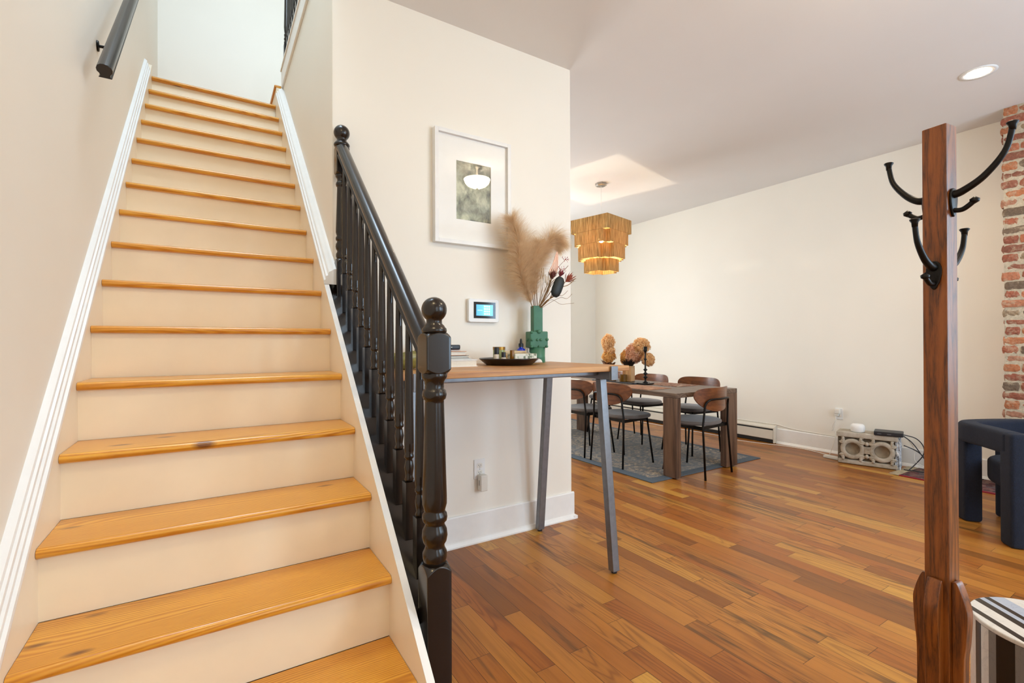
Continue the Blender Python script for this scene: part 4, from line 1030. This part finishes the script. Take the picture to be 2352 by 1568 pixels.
for k in range(26):
    d = Vector((rnd.uniform(-.4, .3), rnd.uniform(-1, .8), rnd.uniform(.3, 1))).normalized()*rnd.uniform(.06, .15); s = d.cross(Vector((rnd.random(), rnd.random(), 1))).normalized()*.02
    vs = [bm.verts.new(Vector((0, 0, 0))), bm.verts.new(d*.5+s), bm.verts.new(d), bm.verts.new(d*.5-s)]; bm.faces.new(vs)
o = link('brown_foliage', bm, plain('brown_dried_leaves', rgb(122, 82, 50), .6, var=.5, scale=30)); o.location = lb; tag(o, 'brown dried leaves under the left hydrangea bunch', 'dried leaves'); stuff(o)

# ------------------------------------------------------------------ pendant lamp
PX, PY, PA = 3.96, 2.64, math.radians(13.4)
pd = thing('pendant_lamp', 'stepped square woven rattan pendant lamp over the dining table', 'lamp', (PX, PY, ZC), PA)
def rattan():
    t = NT('woven_seagrass'); geo = t.pos(obj=True)
    sep = t.n('ShaderNodeSeparateXYZ'); t.l(geo, sep.inputs[0])
    cx = t.n('ShaderNodeCombineXYZ'); t.l(t.math('MULTIPLY', sep.outputs[0], 130), cx.inputs[0]); t.l(t.math('MULTIPLY', sep.outputs[1], 130), cx.inputs[1]); t.l(t.math('MULTIPLY', sep.outputs[2], 7), cx.inputs[2])
    n = t.noise(cx.outputs[0], 1.0, 3, .6)
    c = t.ramp(n, [(.32, rgb(146, 112, 60)), (.5, rgb(196, 160, 96)), (.68, rgb(228, 198, 134))])
    t.l(c, t.b.inputs['Base Color']); t.set(rough=.75); t.bump(n, .6, .004)
    tl = t.n('ShaderNodeBsdfTranslucent'); t.l(t.mix(1, c, rgb(255, 226, 160), 'MULTIPLY'), tl.inputs[0])
    tr = t.n('ShaderNodeBsdfTransparent')
    m1 = t.n('ShaderNodeMixShader'); m1.inputs[0].default_value = .26; t.l(t.b.outputs[0], m1.inputs[1]); t.l(tl.outputs[0], m1.inputs[2])
    hole = t.noise(cx.outputs[0], 2.4, 2, .7)
    m2 = t.n('ShaderNodeMixShader'); t.l(t.ramp(hole, [(.66, (0, 0, 0)), (.70, (.8, .8, .8))]), m2.inputs[0]); t.l(m1.outputs[0], m2.inputs[1]); t.l(tr.outputs[0], m2.inputs[2])
    t.l(m2.outputs[0], t.out.inputs[0]); return t.m
RT = rattan()
def tier(quad, z0, z1):
    """quad: outline of one quarter from (+x edge) round to (+y edge)"""
    pl_ = []
    for k in range(4):
        a = k*PI/2
        for x, y in quad: pl_.append((x*round(math.cos(a))-y*round(math.sin(a)), x*round(math.sin(a))+y*round(math.cos(a))))
    bm = new_bm(); m = len(pl_)
    A = [bm.verts.new((x, y, z0-ZC)) for x, y in pl_]; B = [bm.verts.new((x, y, z1-ZC)) for x, y in pl_]
    for i in range(m): bm.faces.new((A[i], A[(i+1) % m], B[(i+1) % m], B[i]))
    o = link('shade_tier', bm, RT, pd); sd = o.modifiers.new('s', 'SOLIDIFY'); sd.thickness = .006; sd.offset = 0
p_, q_, r_w, c_ = .24, .175, .11, .04
tier([(p_, p_)], 2.372, 2.525)
tier([(p_-.002, q_), (q_, q_), (q_, p_-.002)], 2.235, 2.3715)
tier([(p_-.004, r_w), (q_, r_w), (q_, q_), (r_w, q_), (r_w, p_-.004)], 2.078, 2.2345)
tier([(q_-.006, r_w-.02), (r_w, r_w-.02), (r_w, r_w), (r_w-.02, r_w), (r_w-.02, q_-.006)], 1.94, 2.0775)
bm = new_bm(); lathe(bm, [(0, -.03), (.05, -.03), (.066, -.022), (.066, 0), (0, 0)], 8); link('canopy', bm, M['nickel'], pd)
bm = new_bm(); tube(bm, [(0, 0, -.03), (0, 0, -.56)], .0025, 6); link('cord', bm, M['whitepl'], pd)
bm = new_bm(); lathe(bm, [(.018, -.54), (.02, -.545), (.02, -.59), (.012, -.595)], 16); link('socket', bm, M['whitepl'], pd, smooth=True)
bm = new_bm(); lathe(bm, [(.012, -.594), (.016, -.605), (.028, -.625), (.03, -.64), (.022, -.658), (0, -.668)], 16); link('bulb', bm, emit('warm_bulb', (1, .72, .4, 1), 60), pd, smooth=True)
bm = new_bm()
for a in (0, PI/2): tube(bm, [(-.238*math.cos(a), -.238*math.sin(a), -.44), (.238*math.cos(a), .238*math.sin(a), -.44)], .002, 5)
link('wire_spider', bm, M['nickel'], pd)
pld = bpy.data.lights.new('pendant_bulb_light', 'POINT'); pld.energy = 17; pld.color = (1, .87, .66); pld.shadow_soft_size = .012
plo = bpy.data.objects.new('pendant_bulb_light', pld); COL.objects.link(plo); plo.location = (PX, PY, ZC-.685)

# recessed downlight (visible) and bowl ceiling light (seen in the picture glass)
dl = thing('recessed_downlight', 'round recessed ceiling downlight, switched on', 'lamp', (4.57, -.355, ZC))
bm = new_bm(); lathe(bm, [(.066, 0), (.095, 0), (.095, -.005), (.066, -.004), (.066, 0)], 40); link('trim_ring', bm, M['whitepl'], dl, smooth=True)
bm = new_bm(); lathe(bm, [(.066, -.002), (.0, -.012)], 32); link('lens', bm, emit('downlight_lens', (1, .86, .68, 1), 22), dl, smooth=True)
def spot(name, loc, power, col, size=2.6, soft=.06):
    l = bpy.data.lights.new(name, 'SPOT'); l.energy = power; l.color = col; l.spot_size = size; l.spot_blend = .6; l.shadow_soft_size = soft
    o = bpy.data.objects.new(name, l); COL.objects.link(o); o.location = loc; return o
WARM = (1, .80, .58)
spot('downlight_beam', (4.57, -.355, ZC-.03), 20, WARM)
bl = thing('bowl_ceiling_light', 'frosted glass bowl ceiling light near the entry', 'lamp', (2.52, -.82, ZC))
bm = new_bm(); lathe(bm, [(.0, -.225), (.045, -.22), (.09, -.20), (.12, -.17), (.132, -.14), (.134, -.135), (.0, -.135)], 32); link('glass_bowl', bm, emit('frosted_bowl_glass', (1, .84, .60, 1), 56), bl, smooth=True)
bm = new_bm(); lathe(bm, [(.06, 0), (.06, -.02), (.012, -.03), (.012, -.135)], 20); link('canopy', bm, M['nickel'], bl, smooth=True)
bm = new_bm(); lathe(bm, [(.012, -.225), (.012, -.235), (0, -.243)], 12); link('finial', bm, M['nickel'], bl, smooth=True)
def omni(name, loc, power, col, soft=.1):
    l = bpy.data.lights.new(name, 'POINT'); l.energy = power; l.color = col; l.shadow_soft_size = soft
    o = bpy.data.objects.new(name, l); COL.objects.link(o); o.location = loc; return o
for (x, y, lab) in ((4.57, -2.3, 'added unseen recessed downlight nearest the street windows'), (2.3, -2.3, 'added unseen recessed downlight between the entry and the street windows')):
    d2 = copy_tree(dl); d2.location = (x, y, ZC); d2['label'] = lab; spot('downlight_beam', (x, y, ZC-.03), 28, WARM)  # extra downlights out of view, added to brighten the room
# second entry light near the stair foot, behind the camera
hl = thing('entry_ceiling_light', 'round flush glass ceiling light above the foot of the stairs', 'lamp', (.24, -1.15, ZC))
bm = new_bm(); lathe(bm, [(0, -.09), (.08, -.085), (.13, -.06), (.15, -.02), (.15, 0), (0, 0)], 32); link('glass_dome', bm, emit('flush_dome_glass', (1, .79, .47, 1), 36), hl, smooth=True)

# ------------------------------------------------------------------ right wall things
ht = thing('baseboard_heater', 'long cream baseboard heater along the right wall', 'heater', (XW, 1.62, 0))
L_ = 3.0
bm = new_bm(); box(bm, -.012, 0, 0, L_, .03, .205); link('back_plate', bm, M['cream_enamel'], ht)
bm = new_bm(); prism(bm, [(-.062, .045), (-.066, .05), (-.066, .150), (-.060, .150), (-.060, .045)], 'Y', 0.012, L_); link('front_panel', bm, M['cream_enamel'], ht)
bm = new_bm(); prism(bm, [(-.055, .172), (-.058, .166), (-.060, .176), (-.05, .188), (0, .206), (0, .200), (-.048, .182)], 'Y', .0, L_); link('top_cover', bm, M['cream_enamel'], ht)
bm = new_bm(); prism(bm, [(-.064, .006), (-.064, .175), (-.052, .19), (0, .208), (0, .006)], 'Y', -.003, .010); link('end_cap', bm, M['cream_enamel'], ht, bev=.002)
bm = new_bm(); box(bm, -.056, -.012, .012, L_, .006, .165); link('fin_core_shade', bm, plain('fins_gap_shade', rgb(30, 26, 22), .8), ht)  # dark colour paints the shade in the heater's top slot and bottom gap
# white cables
def cable(name, pts, r, mat, label, n=8):
    b = Vector(pts[0]); bm = new_bm(); tube(bm, [Vector(p)-b for p in smooth_path(pts, n)], r, 8)
    o = link(name, bm, mat, smooth=True); o.location = b; return tag(o, label, 'cable')
cable('floor_cable', [(5.53, 1.02, .0045), (5.60, 1.25, .0045), (5.58, 1.5, .0045), (5.50, 1.75, .0045), (5.46, 2.0, .0045), (5.52, 2.3, .0045), (5.50, 2.9, .0045), (5.52, 3.8, .0045)], .004, M['offwhite'], 'white cable lying on the floor along the baseboard heater')
cable('wall_cable', [(XW-.02, .95, .181), (XW-.006, 1.2, .18), (XW-.006, 1.45, .19), (XW-.012, 1.62, .215), (XW-.012, 1.8, .214), (XW-.012, 3.6, .214)], .0035, M['offwhite'], 'white cable running along the top of the baseboard and heater')
cable('drop_cable', [(5.65, .99, .36), (5.655, 1.03, .28), (5.65, 1.0, .2), (5.60, 1.02, .04), (5.50, .99, .02)], .003, M['offwhite'], 'thin white cable hanging from the outlet behind the stone block')
o = boxo('cable_adapter', (-.03, .03, -.07, .07, 0, .026), M['offwhite'], None, bev=.005, seg=3); o.location = (5.42, .93, .0005); o.rotation_euler = (0, 0, -.1); tag(o, 'small white adapter box on the floor left of the stone block', 'adapter')

# carved stone block
def stone_block():
    e = thing('stone_block', 'carved grey stone block with two round medallions used as a stand', 'ornament', (5.281, .83, 0), math.atan2(.39-.83, 5.41-5.281))
    # local: x along the front (0..L), y into depth (+y toward wall), z up
    Lb, Db, Hb = .46, .22, .30
    t = NT('weathered_stone'); n = t.noise(t.pos(obj=True), 9, 5, .65); n2 = t.noise(t.pos(obj=True), 60, 3)
    t.l(t.ramp(n, [(.3, rgb(140, 128, 110)), (.5, rgb(176, 164, 146)), (.72, rgb(200, 192, 178))]), t.b.inputs['Base Color']); t.set(rough=.9); t.bump(n2, .6, .003); SM = t.m
    t = NT('chalky_white_stone'); n = t.noise(t.pos(obj=True), 26, 5, .75, .6)
    t.l(t.ramp(n, [(.38, rgb(120, 126, 138)), (.5, rgb(200, 204, 210)), (.6, rgb(232, 232, 230))]), t.b.inputs['Base Color']); t.set(rough=.95); t.bump(n, .9, .01); SW = t.m
    t = NT('dark_stone_ground'); n = t.noise(t.pos(obj=True), 30, 4); t.l(t.ramp(n, [(.3, rgb(84, 74, 62)), (.7, rgb(140, 126, 108))]), t.b.inputs['Base Color']); t.set(rough=.95); SD = t.m
    SD2 = plain('darker_stone_dish', rgb(136, 120, 98), .95, var=.2)  # dish colour set darker than the ring around it
    boxo('core', (.008, Lb-.012, .03, Db, .012, Hb-.02), SD, e)
    boxo('top_slab', (0, Lb, 0, Db, Hb-.046, Hb), SM, e, bev=.006, seg=2)
    boxo('bottom_slab', (.01, Lb-.005, .005, Db, 0.004, .045), SM, e, bev=.008, seg=2)
    bm = new_bm(); box(bm, Lb-.02, Lb+.012, .02, Db-.01, .0, Hb-.03)
    bmesh.ops.subdivide_edges(bm, edges=bm.edges[:], cuts=7, use_grid_fill=True); r_ = random.Random(5)
    for v_ in bm.verts: v_.co += Vector((r_.uniform(-.006, .006), r_.uniform(-.006, .006), r_.uniform(-.002, .006)))
    link('broken_end', bm, SW, e)
    rx = Matrix.Rotation(PI/2, 4, 'X')
    for cx in (.125, .345):
        bm = new_bm(); lathe(bm, [(.094, -.03), (.094, .010), (.088, .016), (.062, .016), (.057, .008), (.055, -.004), (.055, -.018)], 40, (cx, .012, .147), rx, caps=(True, False))
        md1 = link('medallion', bm, SM, e, smooth=True)
        bm = new_bm(); lathe(bm, [(.054, .002), (.050, .002), (.046, -.010), (0, -.014)], 32, (cx, .012, .147), rx, caps=(False, False)); f_ = link('dish', bm, SD2, md1, smooth=True)
    bm = new_bm()
    box(bm, .205, .265, -.002, .03, .115, .18); link('link_panel', bm, SM, e, bev=.004)
    bm = new_bm(); box(bm, .218, .252, -.006, 0, .135, .141); box(bm, .218, .252, -.006, 0, .156, .162); box(bm, .218, .224, -.006, 0, .141, .156); box(bm, .246, .252, -.006, 0, .141, .156); link('panel_frame', bm, SM, e)
    # acanthus scrolls
    def scroll(cx, cz, sx, sz):
        bm = new_bm()
        for k in range(3):
            pts = [(cx+sx*(.0+.012*k), .012, cz+sz*(.004*k)), (cx+sx*(.03+.006*k), .004, cz+sz*(-.012+.014*k)), (cx+sx*(.055-.004*k), .006, cz+sz*(-.004+.02*k)), (cx+sx*(.05-.012*k), .012, cz+sz*(.014+.012*k))]
            P_ = smooth_path(pts, 5); tube(bm, P_, [.004+.008*math.sin(PI*i/(len(P_)-1)) for i in range(len(P_))], 8)
        link('leaf_scroll', bm, SM, e, smooth=True)
    for cx in (.235,):
        scroll(cx, .215, 1, 1); scroll(cx, .215, -1, 1); scroll(cx, .078, 1, -1); scroll(cx, .078, -1, -1)
    scroll(.02, .21, .7, 1); scroll(.02, .08, .7, -1); scroll(.45, .21, -.7, 1); scroll(.45, .08, -.7, -1)
    for z_, s in ((.205, 1), (.09, -1)):
        bm = new_bm(); lathe(bm, [(0, -.02), (.013, -.01), (.015, .004), (.008, .018), (0, .022)], 14, (.235, .0, z_)); link('bud', bm, SM, e, smooth=True)
stone_block()
rt_ = thing('wifi_puck', 'white rounded wireless puck on the stone block', 'router', (5.40, .70, .3005))
bm = new_bm(); lathe(bm, [(0, 0), (.044, 0), (.051, .003), (.055, .010), (.057, .022), (.0575, .035), (.057, .050), (.054, .062), (.049, .070), (.041, .0755), (.028, .0775), (0, .078)], 48); link('housing', bm, M['whitepl'], rt_, smooth=True)
md_ = thing('modem', 'flat black modem box lying on the stone block', 'modem', (5.455, .475, .3005), math.radians(-72))
bm = new_bm(); slab(bm, roundrect(.105, .08, .012), 0, .036, .006); link('housing', bm, M['blackpl'], md_, bev=.002)
bm = new_bm(); box(bm, -.08, -.05, -.0806, -.0800, .014, .02); box(bm, -.01, .02, -.0806, -.08, .014, .02); link('port_row', bm, plain('port_grey', rgb(96, 98, 104), .4), md_)
cable('power_cable', [(5.47, .372, .318), (5.53, .30, .29), (5.54, .25, .225), (5.53, .25, .15), (5.50, .30, .06), (5.46, .33, .012), (5.44, .33, .006)], .0042, M['blackpl'], 'outer black cord looping from the modem to the floor')
cable('power_cable', [(5.455, .375, .315), (5.50, .315, .25), (5.52, .25, .14), (5.52, .20, .06), (5.50, .22, .016), (5.46, .30, .014), (5.44, .36, .014)], .0042, M['blackpl'], 'black cord curving down right beside the stone block')
cable('power_cable', [(5.46, .365, .225), (5.52, .29, .18), (5.55, .21, .10), (5.58, .10, .03), (5.60, .0, .013), (5.62, -.12, .013)], .0042, M['blackpl'], 'black cord trailing right along the floor')
cable('white_cable', [(5.47, .36, .31), (5.52, .31, .2), (5.50, .30, .1), (5.53, .25, .05), (5.50, .22, .014)], .0025, M['offwhite'], 'tangled thin white cord beside the stone block')
# red persian rug
pr_ = thing('persian_rug', 'dark red patterned rug with cream fringe beside the stone block', 'rug', (5.22, .30, 0))
def prug():
    t = NT('persian_pattern'); v_ = t.n('ShaderNodeTexVoronoi'); v_.inputs['Scale'].default_value = 26; t.l(t.pos((1, 1.0, 1), rot=(0, 0, .6)), v_.inputs['Vector'])
    n = t.noise(t.pos(), 70, 3, .7); s = t.n('ShaderNodeSeparateColor'); t.l(v_.outputs['Color'], s.inputs[0])
    c = t.ramp(t.math('ADD', t.math('MULTIPLY', s.outputs[0], .6), t.math('MULTIPLY', n, .5)), [(.2, rgb(40, 34, 44)), (.45, rgb(88, 40, 42)), (.6, rgb(120, 88, 78)), (.78, rgb(62, 52, 60)), (.95, rgb(168, 142, 110))])
    t.l(c, t.b.inputs['Base Color']); t.set(rough=.95); t.bump(n, .5, .003); return t.m
bm = new_bm(); prism(bm, [(.02, .02), (.46, .02), (.46, -1.95), (-.03, -1.95)][::-1], 'Z', .0005, .009); link('pile', bm, prug(), pr_)
bm = new_bm(); prism(bm, [(0, .02), (.02, .02), (-.03, -1.95), (-.05, -1.95)][::-1], 'Z', .0005, .0095); link('red_edge', bm, plain('red_selvedge', rgb(140, 30, 44), .9, var=.1), pr_)
rnd = random.Random(9); st = []
for k in range(420):
    x = rnd.uniform(0, .46); l = rnd.uniform(.05, .085); p = Vector((x, .018, .005)); q = p+Vector((rnd.uniform(-.02, .02), l*.5, .004)); r_ = q+Vector((rnd.uniform(-.03, .03), l*.5, -.003)); st.append(([p, q, r_], .0022))
o = ribbon_mesh('fringe', st, plain('cream_fringe', rgb(206, 192, 164), .9, var=.1)); o.parent = pr_; stuff(o)

# ------------------------------------------------------------------ navy armchair
def armchair():
    e = thing('navy_armchair', 'navy boucle armchair with thick rounded frame at the right edge', 'armchair', (4.36, -.70, 0))
    b = Vector((4.36, -.70, 0))
    t = NT('navy_boucle'); n = t.noise(t.pos(), 170, 4, .75); v_ = t.n('ShaderNodeTexVoronoi'); v_.inputs['Scale'].default_value = 420; t.l(t.pos(), v_.inputs['Vector'])
    t.l(t.ramp(n, [(.3, rgb(7, 11, 22)), (.7, rgb(16, 28, 52))]), t.b.inputs['Base Color']); t.set(rough=.95, sheen=0.03); t.bump(v_.outputs['Distance'], .6, .004); NB = t.m
    path = smooth_path([(4.047, -.625, 0), (4.20, -.487, 0), (4.37, -.345, 0), (4.56, -.395, 0), (4.74, -.52, 0), (4.84, -.72, 0), (4.80, -.93, 0), (4.62, -1.07, 0), (4.40, -1.12, 0)], 6)
    sec = roundrect(.05, .0625, .022, 4)
    bm = new_bm(); tube(bm, [p-b+Vector((0, 0, .573)) for p in path], 1, section=sec); link('arm_ring', bm, NB, e, smooth=True)
    for (x, y, a, zt_) in ((4.375, -.345, .74, .6), (4.045, -.625, .72, .634), (4.63, -.475, -.5, .56), (4.42, -1.11, .1, .56)):
        bm = new_bm(); m_ = RZ(a, (x-b.x, y-b.y, 0)); slab(bm, roundrect(.052, .048, .018, 4), 0.001, zt_, .018, m_); link('leg', bm, NB, e, smooth=True)
    out = [(.30*math.copysign(abs(math.cos(2*PI*k/40))**.8, math.cos(2*PI*k/40)), .27*math.copysign(abs(math.sin(2*PI*k/40))**.8, math.sin(2*PI*k/40))) for k in range(40)]
    bm = new_bm(); slab(bm, out, .27, .42, .03, RZ(.72, (.07, -.02, 0)), n=4); link('seat', bm, NB, e, smooth=True)
armchair()

# ------------------------------------------------------------------ coat rack
def coat_rack():
    A = -math.radians(7)
    e = thing('coat_rack', 'tall square oak coat rack post with black iron hooks', 'coat rack', (1.668, -.986, 0), A)
    h = .0235; ZTOP = 1.645
    bm = new_bm(); box(bm, -h, h, -h, h, .10, ZTOP); link('post', bm, M['oak'], e, bev=.0025)
    # four shaped side fins that run down into splayed feet
    for k in range(4):
        m_ = Matrix.Rotation(PI/2*k, 4, 'Z')
        prof = [(h, .60), (h+.008, .602), (h+.016, .585), (h+.025, .555), (h+.028, .53), (h+.025, .47), (h+.021, .42), (h+.023, .30), (h+.045, .19), (h+.11, .10), (h+.175, .05), (h+.18, .0), (h+.12, .0), (h+.06, .045), (h, .10)]
        prof = [(p.x, p.z) for p in smooth_path([(x, 0, z) for x, z in prof[:9]], 4)]+prof[9:]
        bm = new_bm(); prism(bm, [(x, z) for x, z in prof], 'Y', -.0135, .0135, m_); link('side_fin', bm, M['oak'], e, bev=.003)
    def hook(k, zc, reach, rise, big):
        m_ = Matrix.Rotation(PI/2*k, 4, 'Z')
        T = lambda x, y, z: m_ @ Vector((h+x, y, zc+z))
        g = bpy.data.objects.new('hook', None); COL.objects.link(g); g.parent = e
        bm = new_bm(); slab(bm, [(.0145*math.cos(a)*(1+.35*math.sin(a)), .033*math.sin(a)) for a in [2*PI*i/20 for i in range(20)]], 0, .005, .002, m_ @ Matrix.Translation((h, 0, zc-.01)) @ Matrix.Rotation(PI/2, 4, 'Y') @ Matrix.Rotation(PI/2, 4, 'Z')); link('mount_plate', bm, M['blackmetal'], g, smooth=True)
        P_ = smooth_path([T(.002, 0, .008), T(.02, 0, .012), T(reach*.55, 0, rise*.28), T(reach*.88, 0, rise*.62), T(reach, 0, rise)], 6); n = len(P_)
        bm = new_bm(); tube(bm, P_, [.0095-.004*min(1, i/(n*.8)) for i in range(n)], 12)
        tip = P_[-1]; lathe(bm, [(.0055, -.006), (.0065, .004), (.0098, .009), (.0102, .011), (.008, .0125), (0, .0115)], 14, tip); link('long_prong', bm, M['blackmetal'], g, smooth=True)
        P_ = smooth_path([T(.002, 0, -.028), T(.018, 0, -.030), T(.032, 0, -.022), T(.040, 0, -.014)], 5)
        bm = new_bm(); tube(bm, P_, .0055, 10); lathe(bm, [(0, -.009), (.008, -.004), (.009, .002), (0, .009)], 12, P_[-1]); link('short_prong', bm, M['blackmetal'], g, smooth=True)
    hook(3, 1.475, .102, .122, 1); hook(1, 1.475, .080, .112, 1); hook(2, 1.31, .082, .10, 0); hook(0, 1.31, .092, .10, 0)
coat_rack()

# ------------------------------------------------------------------ striped marble drum table
def drum():
    e = thing('drum_table', 'oval drum side table in black, grey and white marble stripes', 'side table', (2.035, -1.114, 0))
    t = NT('striped_marble'); geo = t.n('ShaderNodeNewGeometry'); sep = t.n('ShaderNodeSeparateXYZ'); tc = t.n('ShaderNodeTexCoord'); t.l(tc.outputs['Object'], sep.inputs[0])
    # stripes run along (-.67,-.74): coordinate across them
    s = t.math('ADD', t.math('MULTIPLY', sep.outputs[0], .81), t.math('MULTIPLY', sep.outputs[1], -.585))
    f = t.math('ADD', t.math('MULTIPLY', s, 2.2), .5)
    W_, K_, G_, B_ = rgb(214, 208, 200), rgb(22, 20, 20), rgb(126, 122, 118), rgb(168, 176, 190)
    # border positions
    stops = [(a*2.2+.5, q) if a > -.2 else (0, q) for a, q in ((-1, W_), (-.139, K_), (-.121, W_), (-.086, K_), (-.064, B_), (-.048, K_), (-.032, B_), (.006, W_), (.05, K_), (.07, W_), (.1, B_), (.12, K_), (.14, W_))]
    c = t.ramp(f, stops, 'CONSTANT')
    v = t.noise(t.pos((1, 1, 1), obj=True), 9, 6, .7, 1.6); vein = t.ramp(v, [(.485, (1, 1, 1)), (.5, (.82, .82, .84)), (.515, (1, 1, 1))])
    t.l(t.mix(1, c, vein, 'MULTIPLY'), t.b.inputs['Base Color']); t.set(rough=.22); MM = t.m
    def side_mat():
        t = NT('striped_marble_side'); sp2 = t.n('ShaderNodeSeparateXYZ'); t.l(t.n('ShaderNodeTexCoord').outputs['Object'], sp2.inputs[0])
        f = t.math('ADD', t.math('MULTIPLY', sp2.outputs[1], 2.4), .5)
        ed = [(-1, W_), (-.15, K_), (-.12, G_), (-.09, W_), (-.05, K_), (-.03, W_), (.02, G_), (.053, K_), (.091, G_), (.106, W_), (.125, K_), (.139, W_)]
        c = t.ramp(f, [((a*2.4+.5) if a > -1 else 0, q) for a, q in ed], 'CONSTANT')
        v = t.noise(t.pos((1, 1, 1), obj=True), 9, 6, .7, 1.6); vein = t.ramp(v, [(.485, (1, 1, 1)), (.5, (.82, .82, .84)), (.515, (1, 1, 1))])
        t.l(t.mix(1, c, vein, 'MULTIPLY'), t.b.inputs['Base Color']); t.set(rough=.25); return t.m
    out = [(.155*math.cos(2*PI*k/72), .17*math.sin(2*PI*k/72)) for k in range(72)]
    bm = new_bm(); slab(bm, out, .408, .42, .003); link('top', bm, MM, e)
    bm = new_bm(); slab(bm, [(x*.99, y*.99) for x, y in out], 0.0, .4075, 0); link('body', bm, side_mat(), e)
drum()
